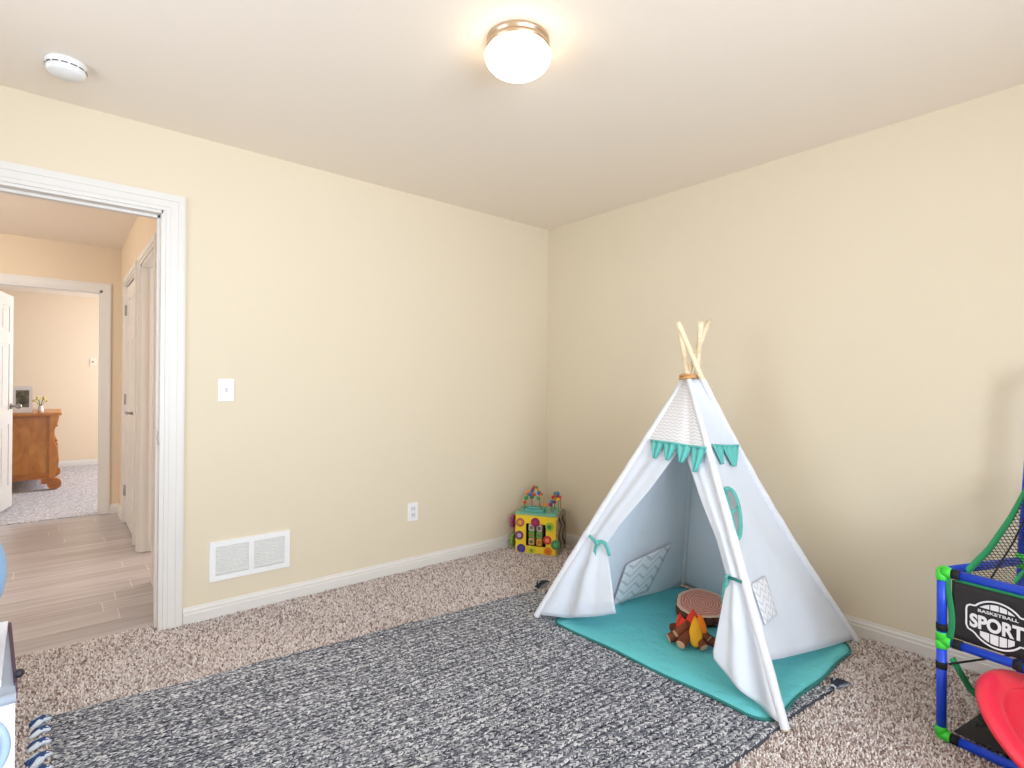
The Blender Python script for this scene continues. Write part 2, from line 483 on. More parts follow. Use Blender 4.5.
b = MB(); b.box((XL - .1, YF - .1, -.1), (XW + .1, YW + 0.085, 0)); struct('floor', b, MCARP)
b = MB(); b.box((-3.2, YW + 0.085, -.1), (2.2, YH1 + .02, -0.004)); struct('floor_hall', b, MFLOOR)
b = MB(); b.box((-3.3, YH1 + .02, -.1), (2.0, YB1 + .1, 0.004)); struct('floor_bedroom', b, MCARP2)
b = MB(); b.box((-3.4, YF - .3, H), (XW + .2, YB1 + .2, H + .1)); struct('ceiling', b, MCEIL)

DX0, DX1, DZ = -0.36, 0.40, 2.045     # main door opening
b = MB()
b.box((XL - .1, YW, 0), (DX0, YW + T, H)); b.box((DX1, YW, 0), (XW + .1, YW + T, H)); b.box((DX0, YW, DZ), (DX1, YW + T, H))
struct('wall_back', b, MW)
b = MB(); b.box((XW, YF - .1, 0), (XW + .1, YW, H)); struct('wall_right', b, MW)
WX0, WX1, WZ0, WZ1 = -0.6, 1.7, 0.60, 2.2   # assumed window behind the camera
b = MB()
b.box((XL - .1, YF - .1, 0), (WX0, YF, H)); b.box((WX1, YF - .1, 0), (XW, YF, H))
b.box((WX0, YF - .1, 0), (WX1, YF, WZ0)); b.box((WX0, YF - .1, WZ1), (WX1, YF, H))
struct('wall_front', b, MW)
LY0, LY1, LZ0, LZ1 = 1.05, 2.45, 0.80, 2.1    # assumed, unseen window in the left wall, added for its light
b = MB()
b.box((XL - .1, YF, 0), (XL, LY0, H)); b.box((XL - .1, LY1, 0), (XL, YW, H))
b.box((XL - .1, LY0, 0), (XL, LY1, LZ0)); b.box((XL - .1, LY0, LZ1), (XL, LY1, H))
struct('wall_left', b, MW)

MGLASS = glass_mat()


def window_y(name, x0, x1, z0, z1, y):
    b = MB(); w = .05
    b.box((x0, y - .07, z0), (x0 + w, y - .02, z1)); b.box((x1 - w, y - .07, z0), (x1, y - .02, z1))
    b.box((x0 + w, y - .07, z0), (x1 - w, y - .02, z0 + w)); b.box((x0 + w, y - .07, z1 - w), (x1 - w, y - .02, z1))
    xm = (x0 + x1) / 2; b.box((xm - .025, y - .07, z0 + w), (xm + .025, y - .02, z1 - w))
    o = struct(name, b, MTRIM)
    g = MB(); g.box((x0 + w, y - .05, z0 + w), (x1 - w, y - .045, z1 - w)); obj('pane', g, MGLASS, o)


window_y('window_1', WX0, WX1, WZ0, WZ1, YF)
b = MB(); w = .05; x = XL
b.box((x - .07, LY0, LZ0), (x - .02, LY0 + w, LZ1)); b.box((x - .07, LY1 - w, LZ0), (x - .02, LY1, LZ1))
b.box((x - .07, LY0 + w, LZ0), (x - .02, LY1 - w, LZ0 + w)); b.box((x - .07, LY0 + w, LZ1 - w), (x - .02, LY1 - w, LZ1))
o = struct('assumed_window_left', b, MTRIM)
g = MB(); g.box((x - .05, LY0 + w, LZ0 + w), (x - .045, LY1 - w, LZ1 - w)); obj('pane', g, MGLASS, o)


def base_profile():   # (depth, height) outline of the skirting
    return [(0, -.01), (.015, -.01), (.015, .048), (.012, .053), (.012, .064), (.007, .072), (.005, .082), (0, .082)]


def baseboard(name, p0, p1, inward, m=MTRIM):
    """skirting from p0 to p1 (2-D), profile depth towards `inward`"""
    p0, p1 = V((p0[0], p0[1], 0)), V((p1[0], p1[1], 0)); d = (p1 - p0).normalized()
    b = MB(); n = V((inward[0], inward[1], 0))
    b.prism(base_profile(), 0, (p1 - p0).length, frame_mtx(p0, n, (0, 0, 1), d))
    return struct(name, b, m)


baseboard('baseboard_back', (.497, YW), (XW, YW), (0, -1))
baseboard('baseboard_right', (XW, YF), (XW, YW - .001), (-1, 0))
baseboard('baseboard_front', (XL, YF), (XW, YF), (0, 1))
baseboard('baseboard_left', (XL, YF), (XL, YW), (1, 0))

# --- main door casing and jamb


def casing_y(name, x0, x1, z1, y, sgn, w=.083, m=MTRIM):
    """three-sided casing round an opening in a wall of constant y, standing out by sgn; stepped profile"""
    b = MB()
    for (a0, a1, t) in ((0, .018, .010), (.018, .050, .014), (.050, w - .008, .019), (w - .008, w, .013)):
        b.box((x1 + a0, y, 0), (x1 + a1, y + sgn * t, z1 + a1)); b.box((x0 - a1, y, 0), (x0 - a0, y + sgn * t, z1 + a1))
        b.box((x0 - a0, y, z1 + a0), (x1 + a0, y + sgn * t, z1 + a1))
    return struct(name, b, m)


tr = casing_y('trim_1', .36 - .72 + .0, .412, 2.04, YW, -1)
tr2 = casing_y('trim_2', -.36, .405, 2.04, YW + T, 1)
b = MB()
b.box((.394, YW - .001, 0), (.412, YW + T + .001, DZ)); b.box((DX0, YW - .001, 0), (DX0 + .018, YW + T + .001, DZ)); b.box((DX0, YW - .001, 2.026), (.40, YW + T + .001, DZ + .006))
b.box((.384, YW + .05, 0), (.395, YW + .085, 2.03)); b.box((DX0 + .018, YW + .05, 2.014), (.394, YW + .085, 2.03)); b.box((DX0 + .018, YW + .05, 0), (DX0 + .029, YW + .085, 2.02))
o = struct('trim_3', b, MTRIM)
b = MB(); b.box((.391, YW + .012, .90), (.3945, YW + .045, .965)); b.box((.388, YW + .02, .92), (.3915, YW + .037, .945)); obj('strike_plate', b, MSTEEL, o)

# ------------------------------------------------------------------ hall and bedroom
FX0, FX1 = -.46, .335       # far doorway
b = MB()
b.box((-3.3, YH1, 0), (FX0, YB0, H)); b.box((FX1, YH1, 0), (2.1, YB0, H)); b.box((FX0, YH1, 2.04), (FX1, YB0, H))
struct('wall_hall_far', b, MHW)
D1a, D1b = 4.92, 5.70       # closed door in the hall's right wall
D2a, D2b = 3.90, 4.64       # open doorway nearer
b = MB()
b.box((XH, YH0, 0), (XH + T, D2a, H)); b.box((XH, D2b, 0), (XH + T, D1a, H)); b.box((XH, D1b, 0), (XH + T, YH1, H))
b.box((XH, D2a, 2.04), (XH + T, D2b, H)); b.box((XH, D1a, 2.04), (XH + T, D1b, H))
struct('wall_hall_right', b, MHW)
b = MB(); b.box((-3.3, YH0, 0), (-3.2, YH1, H)); struct('wall_hall_left', b, MHW)
b = MB(); b.box((XH + T, 3.3, 0), (2.2, 3.4, H)); b.box((XH + T, 5.2, 0), (2.2, 5.3, H)); b.box((2.1, 3.4, 0), (2.2, 3.7, H)); b.box((2.1, 4.9, 0), (2.2, 5.2, H)); b.box((2.1, 3.7, 0), (2.2, 4.9, .9)); b.box((2.1, 3.7, 2.1), (2.2, 4.9, H)); struct('wall_side_room', b, MHW)
b = MB(); b.box((-3.3, YB1, 0), (2.0, YB1 + .1, H)); struct('wall_bedroom_far', b, MBW)
b = MB(); b.box((-3.3, YB0, 0), (-3.2, YB1, H)); struct('wall_bedroom_left', b, MBW)
b = MB()
BY0, BY1, BZ0, BZ1 = 7.1, 9.3, .7, 2.2
b.box((1.9, YB0, 0), (2.0, BY0, H)); b.box((1.9, BY1, 0), (2.0, YB1, H)); b.box((1.9, BY0, 0), (2.0, BY1, BZ0)); b.box((1.9, BY0, BZ1), (2.0, BY1, H))
struct('wall_bedroom_right', b, MBW)
b = MB()
b.box((1.92, BY0, BZ0), (1.98, BY0 + .05, BZ1)); b.box((1.92, BY1 - .05, BZ0), (1.98, BY1, BZ1)); b.box((1.92, BY0 + .05, BZ0), (1.98, BY1 - .05, BZ0 + .05)); b.box((1.92, BY0 + .05, BZ1 - .05), (1.98, BY1 - .05, BZ1))
o = struct('window_3', b, MTRIM)
g = MB(); g.box((1.945, BY0 + .05, BZ0 + .05), (1.95, BY1 - .05, BZ1 - .05)); obj('pane', g, MGLASS, o)

casing_y('trim_4', FX0, FX1, 2.04, YH1, -1, w=.066)
b = MB(); b.box((FX1 - .018, YH1, 0), (FX1 + .001, YB0, 2.04)); b.box((FX0, YH1, 2.022), (FX1, YB0, 2.041)); b.box((FX0 - .001, YH1, 0), (FX0 + .018, YB0, 2.04))
struct('trim_5', b, MTRIM)
baseboard('baseboard_bedroom', (-3.2, YB1), (1.9, YB1), (0, -1))
baseboard('baseboard_hall_far', (FX1 + .066, YH1), (XH, YH1), (0, -1))
baseboard('baseboard_hall_right', (XH, D1b + .066), (XH, YH1), (-1, 0))
baseboard('baseboard_hall_near', (XH, YH0), (XH, D2a - .066), (-1, 0))


def casing_x(name, y0, y1, z1, x, w=.066):
    b = MB()
    for (a0, a1, t) in ((0, .02, .010), (.02, w - .008, .017), (w - .008, w, .012)):
        b.box((x - t, y1 + a0, 0), (x, y1 + a1, z1 + a1)); b.box((x - t, y0 - a1, 0), (x, y0 - a0, z1 + a1)); b.box((x - t, y0 - a0, z1 + a0), (x, y1 + a0, z1 + a1))
    return struct(name, b, MTRIM)


casing_x('trim_6', D1a, D1b, 2.04, XH); casing_x('trim_7', D2a, D2b, 2.04, XH)
b = MB()
for y0, y1 in ((D1a, D1b), (D2a, D2b)):
    b.box((XH, y0 - .001, 0), (XH + T, y0 + .016, 2.04)); b.box((XH, y1 - .016, 0), (XH + T, y1 + .001, 2.04)); b.box((XH, y0, 2.024), (XH + T, y1, 2.041))
    b.box((XH + .05, y1 - .027, 0), (XH + .085, y1 - .016, 2.024))
struct('trim_8', b, MTRIM)


def panel_door(name, w, mtx, flip=False):
    """six-panel door leaf in its own frame: x along width, y thickness (0..-.035), z up"""
    b = MB(); h = 2.01; t = .035
    b.box((0, .006, .012), (w, t - .006, h), mtx=mtx)
    st = .105; mid = w / 2
    cols = ((st, mid - .05), (mid + .05, w - st)); rows = ((.22, .80), (.93, 1.55), (1.66, 1.90))
    for side in (0, 1):
        y0, y1 = ((0, .008) if side == 0 else (t - .008, t))
        for x0, x1 in ((0, st), (w - st, w), (mid - .05, mid + .05)): b.box((x0, y0, .012), (x1, y1, h), mtx=mtx)
        for z0, z1 in ((.012, .22), (.80, .93), (1.55, 1.66), (1.90, h)):
            for x0, x1 in cols: b.box((x0, y0, z0), (x1, y1, z1), mtx=mtx)
        for x0, x1 in cols:
            for z0, z1 in rows:
                b.box((x0 + .03, y0 + .002, z0 + .03), (x1 - .03, y1 - .002, z1 - .03), bev=.003, mtx=mtx)
    return struct(name, b, MTRIM)


# hall door, closed, hinged on its far side
w1 = D1b - D1a - .036
o = panel_door('door_1', w1, frame_mtx((XH + .006, D1b - .018, 0), (0, -1, 0), (1, 0, 0), (0, 0, 1)))
for z in (.28, 1.06, 1.82):
    b = MB(); b.tube([(XH - .002, D1b - .012, z - .045), (XH - .002, D1b - .012, z + .045)], .008, 10)
    b.box((XH - .004, D1b - .03, z - .045), (XH + .008, D1b + .004, z + .045)); obj('hinge', b, MSTEEL, o)
b = MB(); yk = D1a + .085
b.tube([(XH + .008, yk, .97), (XH - .004, yk, .97)], .028, 20); b.tube([(XH - .002, yk, .97), (XH - .045, yk, .97)], .010, 12)
b.tube([(XH - .045, yk - .01, .97), (XH - .047, yk + .05, .972), (XH - .043, yk + .105, .966)], [.011, .010, .007], 12)
obj('lever_handle', b, MSTEEL, o)
# bedroom door, swung open into the bedroom
ang = math.radians(79)
ex = V((math.cos(ang), math.sin(ang), 0)); ey = V((-math.sin(ang), math.cos(ang), 0))
o = panel_door('door_2', .74, frame_mtx((FX0 + .02, YB0 + .005, 0.008), ex, ey, (0, 0, 1)))
b = MB(); k = V((FX0 + .02, YB0 + .005, .97)) + ex * .68
for sg in (-1, 1):
    c0 = k + (ey * .035 if sg > 0 else V((0, 0, 0))); c1 = c0 + ey * sg * .045
    b.tube([c0, c0 + ey * sg * .01], .027, 16); b.tube([c0, c1], .009, 10); b.ico(c1 + ey * sg * .012, .026, 2)
obj('door_knob', b, MSTEEL, o)

# ------------------------------------------------------------------ ceiling and wall fixtures
LX, LY = 1.260, 1.469
lamp = thing('ceiling_light', 'round flush ceiling light with glowing frosted dome and nickel ring', 'ceiling light', (LX, LY, H))
mt = Matrix.Translation((LX, LY, H))
b = MB(); b.lathe([(0, 0), (.104, 0), (.111, -.004), (.111, -.014), (.106, -.017), (.106, -.024), (.113, -.028), (.113, -.038), (.105, -.042), (.0, -.042)], 48, mt); obj('ring_base', b, MNICKEL, lamp)
b = MB(); prof = [(.100, -.040), (.110, -.044)]
for i in range(0, 13):
    a = i / 12 * math.pi / 2
    prof.append((.119 * math.cos(a) ** .9 if i < 12 else 0, -.058 - .070 * math.sin(a)))
b.lathe(prof, 48, mt)
MLAMP = mat('lit_frosted_glass', (255, 246, 225), 0.4, emit=((255, 234, 200), 6.6))
obj('glass_dome', b, MLAMP, lamp)

SX, SY = .028, 2.722
det = thing('smoke_detector', 'white round smoke detector on the ceiling above the doorway wall', 'smoke detector', (SX, SY, H))
mt = Matrix.Translation((SX, SY, H))
b = MB(); b.lathe([(0, 0), (.066, 0), (.066, -.012), (.063, -.014), (.063, -.026)], 40, mt); obj('mounting_base', b, MPLATE, det)
b = MB(); b.lathe([(.060, -.024), (.064, -.028), (.061, -.040), (.050, -.048), (.0, -.050)], 40, mt); obj('cover', b, MPLATE, det)
b = MB()
for k in range(14):
    a0 = k / 14 * 2 * math.pi; a1 = a0 + .26
    for q in range(3):
        a = a0 + (a1 - a0) * (q + .5) / 3
        b.box((-.0012, -.0095 / 2, -.0018), (.0016, .0095 / 2, .0018), mtx=mt @ Matrix.Rotation(a, 4, 'Z') @ Matrix.Translation((.0632, 0, -.0255)))
obj('sensing_slot', b, MDARK, det)

sw = thing('light_switch', 'white toggle light switch plate on cream wall right of the doorway', 'light switch', (.684, YW, 1.167))
b = MB(); b.box((.646, YW - .006, 1.109), (.722, YW, 1.226), bev=.003); obj('wall_plate', b, MPLATE, sw)
b = MB(); b.box((.678, YW - .010, 1.154), (.690, YW - .004, 1.180)); b.box((.680, YW - .020, 1.166), (.688, YW - .006, 1.177), mtx=None); obj('toggle', b, mat('toggle_white', (216, 212, 208), .4), sw)

ou = thing('wall_outlet', 'white double power outlet low on the cream wall', 'outlet', (1.79, YW, .375))
b = MB(); b.box((1.752, YW - .006, .316), (1.828, YW, .434), bev=.003); obj('wall_plate', b, MPLATE, ou)
for z in (.395, .353):
    b = MB(); b.box((1.774, YW - .009, z - .016), (1.806, YW - .004, z + .016), bev=.004); s = obj('socket', b, mat('socket_white', (228, 226, 224), .4), ou)
    b = MB(); b.box((1.782, YW - .0095, z - .002), (1.7845, YW - .0085, z + .009)); b.box((1.7955, YW - .0095, z - .002), (1.798, YW - .0085, z + .009)); obj('slot', b, MDARK, s)

ve = thing('air_vent', 'white two-section louvred return air vent low on the wall beside the doorway', 'vent', (.811, YW, .285))
vx0, vx1, vz0, vz1 = .612, 1.010, .186, .388
b = MB(); e = .028; xm = (vx0 + vx1) / 2
b.box((vx0, YW - .010, vz0), (vx0 + e, YW, vz1)); b.box((vx1 - e, YW - .010, vz0), (vx1, YW, vz1)); b.box((vx0 + e, YW - .010, vz1 - e), (vx1 - e, YW, vz1)); b.box((vx0 + e, YW - .010, vz0), (vx1 - e, YW, vz0 + e))
b.box((xm - .012, YW - .010, vz0 + e), (xm + .012, YW, vz1 - e)); obj('vent_frame', b, MPLATE, ve)
for x0, x1 in ((vx0 + e, xm - .012), (xm + .012, vx1 - e)):
    b = MB(); n = 13
    for k in range(n):
        z = vz0 + e + (k + .5) * (vz1 - vz0 - 2 * e) / n
        b.box((x0, -.0055, -.0009), (x1, .0055, .0009), mtx=Matrix.Translation((0, YW - .0055, z)) @ Matrix.Rotation(math.radians(24), 4, 'X'))
    b.box((x0, YW - .0012, vz0 + e), (x1, YW, vz1 - e))
    obj('louvre_grille', b, mat('louvre_white', (240, 238, 234), .5), ve)

bs = thing('wall_switch', 'small pale switch plate on the far bedroom wall seen past the door casing', 'light switch', (.437, YB1, 1.50))
b = MB(); b.box((.397, YB1 - .008, 1.44), (.472, YB1, 1.56), bev=.003); obj('wall_plate', b, mat('ivory_plate', (240, 226, 206), .4), bs)
b = MB(); b.box((.428, YB1 - .018, 1.49), (.443, YB1 - .007, 1.515)); obj('toggle', b, mat('brown_toggle', (150, 120, 90), .4), bs)

# ------------------------------------------------------------------ dresser in the far bedroom
DRX, DRY, DRZ = -.35, 7.90, .862
dr = thing('dresser', 'golden oak dresser with scrolled front post seen through both doorways', 'dresser', (DRX + .2, DRY + .55, .004))
DL = 1.15
b = MB(); b.box((DRX - .12, DRY + .02, .13), (.0, DRY + DL - .02, DRZ - .03)); obj('body', b, MOAK, dr)
b = MB()
b.box((DRX - .11, DRY + .005, DRZ - .06), (-.035, DRY + .022, DRZ - .03)); b.box((DRX - .11, DRY + .005, .13), (-.035, DRY + .022, .19)); b.box((-.045, DRY + .002, .13), (-.02, DRY + .022, DRZ - .03)); b.box((DRX - .12, DRY + .002, .13), (DRX - .08, DRY + .022, DRZ - .03))
obj('side_moulding', b, MOAKD, dr)
b = MB(); b.box((DRX - .14, DRY - .02, DRZ - .03), (.072, DRY + DL, DRZ), bev=.006); obj('top', b, MOAK, dr)
# S-shaped scrolled post: outline in (x, z)
pts = []
prof_z = [.12, .16, .20, .26, .32, .40, .48, .55, .60, .65, .70, .76, .80, .832]
prof_x = [.010, .020, .028, .044, .050, .046, .030, .012, .006, .008, .020, .040, .048, .050]
outl = [(-.03, .12)] + list(zip(prof_x, prof_z)) + [(-.03, .832)]
for y0 in (DRY, DRY + DL - .09):
    b = MB(); b.prism(outl, 0, -.07, frame_mtx((0, y0, 0), (1, 0, 0), (0, 0, 1), (0, -1, 0))); p_ = obj('scroll_post', b, MOAK, dr)
    b = MB(); b.tube([(.012, y0 - .012, .072), (.012, y0 + .085, .072)], .062, 24); b.box((-.10, y0, .075), (.012, y0 + .07, .13)); obj('scroll_foot', b, MOAKD, dr)
for k in range(3):
    z0 = .17 + k * .215
    b = MB(); b.box((-.002, DRY + .09, z0), (.012, DRY + DL - .11, z0 + .195), bev=.004); d_ = obj('drawer', b, MOAK, dr)
    for yk in (DRY + .33, DRY + DL - .35):
        b = MB(); b.ico((.028, yk, z0 + .1), .016, 2); b.tube([(.01, yk, z0 + .1), (.025, yk, z0 + .1)], .007, 10); obj('knob', b, MOAKD, d_)
pf = thing('picture_frame', 'white picture frame with dark photo standing on the oak dresser', 'picture frame', (-.262, 8.02, DRZ))
tl = Matrix.Translation((-.262, 8.02, DRZ)) @ Matrix.Rotation(math.radians(-8), 4, 'X')
b = MB(); fw, fh, e = .085, .295, .030
b.box((-fw, -.01, 0), (-fw + e, .01, fh), mtx=tl); b.box((fw - e, -.01, 0), (fw, .01, fh), mtx=tl); b.box((-fw + e, -.01, 0), (fw - e, .01, .06), mtx=tl); b.box((-fw + e, -.01, fh - .045), (fw - e, .01, fh), mtx=tl)
b.box((-.02, .005, 0), (.02, .012, .2), mtx=Matrix.Translation((-.262, 8.02, DRZ)) @ Matrix.Translation((0, .06, 0)) @ Matrix.Rotation(math.radians(12), 4, 'X'))
obj('frame', b, MWOODW, pf)
b = MB(); b.box((-fw + e, -.004, .06), (fw - e, .004, fh - .045), mtx=tl); obj('photo', b, mat('dim_photo', (52, 50, 40), .3, mix=(14, (150, 140, 110), .9)), pf)
fl = thing('flower_sprig', 'small yellow flower sprig beside the picture frame on the dresser', 'flowers', (-.11, 8.03, DRZ))
b = MB(); b.lathe([(0, 0), (.022, 0), (.028, .03), (.018, .06), (.022, .075), (.018, .075), (.014, .06), (0, .01)], 16, Matrix.Translation((-.11, 8.03, DRZ))); obj('vase', b, MWOODW, fl)
for k in range(6):
    a = k * 1.05; p1 = V((-.11 + .055 * math.cos(a), 8.03 + .03 * math.sin(a), DRZ + .13 + .02 * (k % 3)))
    b = MB(); b.tube([(-.11, 8.03, DRZ + .06), (V((-.11, 8.03, DRZ + .1)) + p1) / 2, p1], .003, 6); st = obj('stem', b, mat('stem_green', (110, 140, 60), .7) if k == 0 else bpy.data.materials['stem_green'], fl)
    b = MB(); b.ico(p1, .017, 1, (1, 1, .7)); obj('blossom', b, mat('yellow_petal', (236, 214, 96), .7) if k == 0 else bpy.data.materials['yellow_petal'], st)

# ------------------------------------------------------------------ rug
RTL, RTR, RBR, RBL = V((0.0, 2.530, 0)), V((2.145, 2.315, 0)), V((2.360, .815, 0)), V((0.02, .975, 0))
rug = thing('area_rug', 'large grey and navy woven rug with tasselled ends on the beige carpet', 'rug', (1.15, 1.65, 0))


def rug_pt(u, v, z=0.0):
    return RBL * (1 - u) * (1 - v) + RBR * u * (1 - v) + RTL * (1 - u) * v + RTR * u * v + V((0, 0, z))


b = MB()
b.grid(lambda u, v: rug_pt(u, v + .004 * math.sin(u * 23), .010 + .0012 * math.sin(u * 40 + v * 17)), 60, 40, (2.25, 1.52))
obj('woven_field', b, MRUG, rug)
for (A, B) in (((0, 1), (1, 1)), ((0, 0), (1, 0))):
    b = MB(); b.tube([rug_pt(A[0] + (B[0] - A[0]) * i / 30, A[1] + .004 * math.sin(i / 30 * 23), .0055) for i in range(31)], .0045, 8)
    obj('bound_edge', b, MRUG, rug)


def cord_mat(name, stops):
    m = bpy.data.materials.new(name); m.use_nodes = True
    nt = m.node_tree; g = nt.nodes.new('ShaderNodeNewGeometry'); b = nt.nodes['Principled BSDF']
    nt.links.new(ramp(nt, g.outputs['Random Per Island'], stops, 'CONSTANT'), b.inputs['Base Color']); b.inputs['Roughness'].default_value = .95
    return m


MCORD = cord_mat('denim_cord', [(0, (52, 78, 126)), (.22, (214, 224, 238)), (.6, (150, 170, 206)), (.75, (232, 238, 246))])
MCORDR = cord_mat('grey_cord', [(0, (44, 50, 66)), (.35, (160, 166, 180)), (.6, (84, 90, 108)), (.75, (196, 200, 208))])


def tassel(base, d, L, m, k):
    rnd = random.Random(k); d = V(d).normalized(); sd = V((-d.y, d.x, 0))
    b = MB()
    b.ico(base + d * .012 + V((0, 0, .012)), .013, 1)
    for j in range(9):
        a = (j - 4) / 4; n = 5; pts = []
        for i in range(n + 1):
            f = i / n
            pts.append(base + d * (L * f * (1 - .12 * abs(a))) + sd * (a * .034 * f ** .7 + .006 * math.sin(f * 9 + j)) + V((0, 0, .011 + .014 * math.sin(f * 3.0 + .2) * (1 - abs(a) * .5) - .006 * f)))
        b.tube(pts, [.0046, .0046, .0045, .0042, .004, .003], 6)
    obj('tassel', b, m, rug)


nT = 20
for k in range(nT):
    f = k / (nT - 1)
    tassel(rug_pt(0, 1 - f * .985 - .006), (-1, .12 + random.uniform(-.5, .6), 0), .062 + random.uniform(-.008, .012), MCORD, k)
for k in range(nT):
    f = k / (nT - 1); p0 = rug_pt(1, 1 - f)
    if .86 < p0.y < 2.02: continue
    dd = (1, .1 + random.uniform(-.35, .35), 0); L = .062
    if k == 0: dd = (.9, .45, 0); L = .20
    elif k == nT - 1: dd = (1, -.05, 0); L = .12
    tassel(p0, dd, L, MCORDR, 100 + k)

# ------------------------------------------------------------------ teal floor mat in the tent
mat_o = thing('play_mat', 'teal quilted play mat with dark piping under the white teepee', 'mat', (2.38, 1.40, .01))
x0, x1, y0, y1 = 1.925, 2.845, .868, 1.955


def rounded(x0, x1, y0, y1, rr, n=10):
    out = []
    for (cx, cy, a0, r) in ((x1 - rr[0], y1 - rr[0], 0, rr[0]), (x0 + rr[1], y1 - rr[1], 90, rr[1]), (x0 + rr[2], y0 + rr[2], 180, rr[2]), (x1 - rr[3], y0 + rr[3], 270, rr[3])):
        for i in range(n + 1):
            a = math.radians(a0 + 90 * i / n); out.append((cx + r * math.cos(a), cy + r * math.sin(a)))
    return out


mo = rounded(x0, x1, y0, y1, (.10, .05, .085, .14))
mo2 = []
for i, (x, y) in enumerate(mo):            # dense outline with a soft wobble
    xn, yn = mo[(i + 1) % len(mo)]; L = math.hypot(xn - x, yn - y); n = max(1, int(L / .03))
    for k in range(n): mo2.append((x + (xn - x) * k / n, y + (yn - y) * k / n))
mo2 = [(x + .005 * math.sin(y * 13), y + .005 * math.sin(x * 15)) for x, y in mo2]
b = MB(); bm = b.bm; C0 = V((2.385, 1.41, 0)); NR = 14; rings = []
for j in range(NR + 1):
    f = 1 - j / NR * .98
    ring = []
    for (x, y) in mo2:
        p = C0 + (V((x, y, 0)) - C0) * f
        z = .016 + .010 * min(1, j / 2) + .0035 * math.sin(p.x * 17 + 1.3 * math.sin(p.y * 11)) * math.sin(p.y * 14)
        ring.append(bm.verts.new((p.x, p.y, z)))
    rings.append(ring)
n = len(mo2)
for j in range(NR):
    for k in range(n): bm.faces.new((rings[j][k], rings[j][(k + 1) % n], rings[j + 1][(k + 1) % n], rings[j + 1][k])).smooth = True
bm.faces.new(rings[-1])
low = [bm.verts.new((x, y, .011)) for x, y in mo2]
for k in range(n): bm.faces.new((low[k], low[(k + 1) % n], rings[0][(k + 1) % n], rings[0][k]))
bmesh.ops.recalc_face_normals(bm, faces=bm.faces[:])
obj('quilted_top', b, MQUILT, mat_o)
b = MB(); b.tube([(x, y, .0165) for x, y in mo2], .0055, 8, closed=True); obj('piping', b, MTEALD, mat_o)

# ------------------------------------------------------------------ teepee
tp = thing('play_teepee', 'white canvas play teepee with teal bunting and four wooden poles', 'play tent', (2.40, 1.42, .01))
FOOT = dict(FL=V((1.904, 2.045, .012)), FR=V((1.941, .814, .012)), BR=V((2.909, .898, .004)), BL=V((2.865, 1.80, .03)))
CROSS = dict(FL=V((2.405, 1.489, 1.265)), FR=V((2.351, 1.455, 1.254)), BR=V((2.346, 1.386, 1.258)), BL=V((2.412, 1.443, 1.274)))
TOP = dict(FL=V((2.547, 1.459, 1.537)), FR=V((2.382, 1.52, 1.464)), BR=V((2.233, 1.437, 1.505)), BL=V((2.334, 1.378, 1.508)))
PR, SR = .0125, .019


def pole_pt(k, t):
    """t 0 at the foot, 1 at the crossing, ~1.2 at the tip: a pole that bows a little near its top"""
    F, C, Tp = FOOT[k], CROSS[k], TOP[k]
    if t <= 1:
        base = F.lerp(C, t)
        out = V((F.x - 2.40, F.y - 1.42, 0)).normalized()
        return base + out * ((-.034 if k == 'BR' else .003) * math.sin(math.pi * t))
    return C.lerp(Tp, (t - 1) / .2)


for k in ('FL', 'FR', 'BR', 'BL'):
    b = MB(); ts = [i / 20 for i in range(21)] + [1.05, 1.1, 1.15, 1.2]
    b.tube([pole_pt(k, t) for t in ts], PR, 12); po = obj('pole', b, MPOLE, tp)
    b = MB(); n = 26; pts, rs = [], []
    for i in range(n + 1):
        t = .004 + i / n * .980
        pts.append(pole_pt(k, t)); rs.append(SR * (.82 + .18 * min(1, t * 4)) * (1 - .32 * max(0, (t - .45) / .55)) + .0012 * math.sin(i * 2.3) * (1 if t > .1 else .2))
    b.tube(pts, rs, 14, cap=False); obj('pole_sleeve', b, MSLEEVE, po)
b = MB()
b.tube([V((2.378, 1.456, 1.245)) + V((.052 * math.cos(a), .052 * math.sin(a), .004 * math.sin(2 * a))) for a in [i / 24 * 2 * math.pi for i in range(24)]], .006, 8, closed=True)
b.tube([V((2.378, 1.456, 1.255)) + V((.050 * math.cos(a), .050 * math.sin(a), .004 * math.cos(2 * a))) for a in [i / 24 * 2 * math.pi for i in range(24)]], .006, 8, closed=True)
obj('binding_cord', b, mat('tan_cord', (214, 160, 104), .8), tp)


def lerp(a, b, f): return a + (b - a) * f


def face(kA, kB, tA, tB, top, sag, wr=.006, seed=0):
    """canvas between two poles; tA, tB = hem parameter on each pole; u across, v up"""
    nrm = (FOOT[kB] - FOOT[kA]).cross(CROSS[kA] - FOOT[kA]).normalized()
    mid = (FOOT['FL'] + FOOT['FR'] + FOOT['BR'] + FOOT['BL']) / 4
    if nrm.dot((FOOT[kA] + FOOT[kB]) / 2 - mid) < 0: nrm = -nrm

    def fn(u, v):
        a = pole_pt(kA, lerp(tA, top, v)); c = pole_pt(kB, lerp(tB, top, v))
        p = a.lerp(c, u); w = math.sin(math.pi * u)
        s = -sag * w * (1 - v) * .9 + wr * w * math.sin(u * 9 + v * 5 + seed) * (1 - v)
        hem = .035 * w * max(0, 1 - v * 7)
        return p + nrm * s - V((0, 0, 1)) * hem * (1 if tA < .05 else .3)
    return fn, nrm


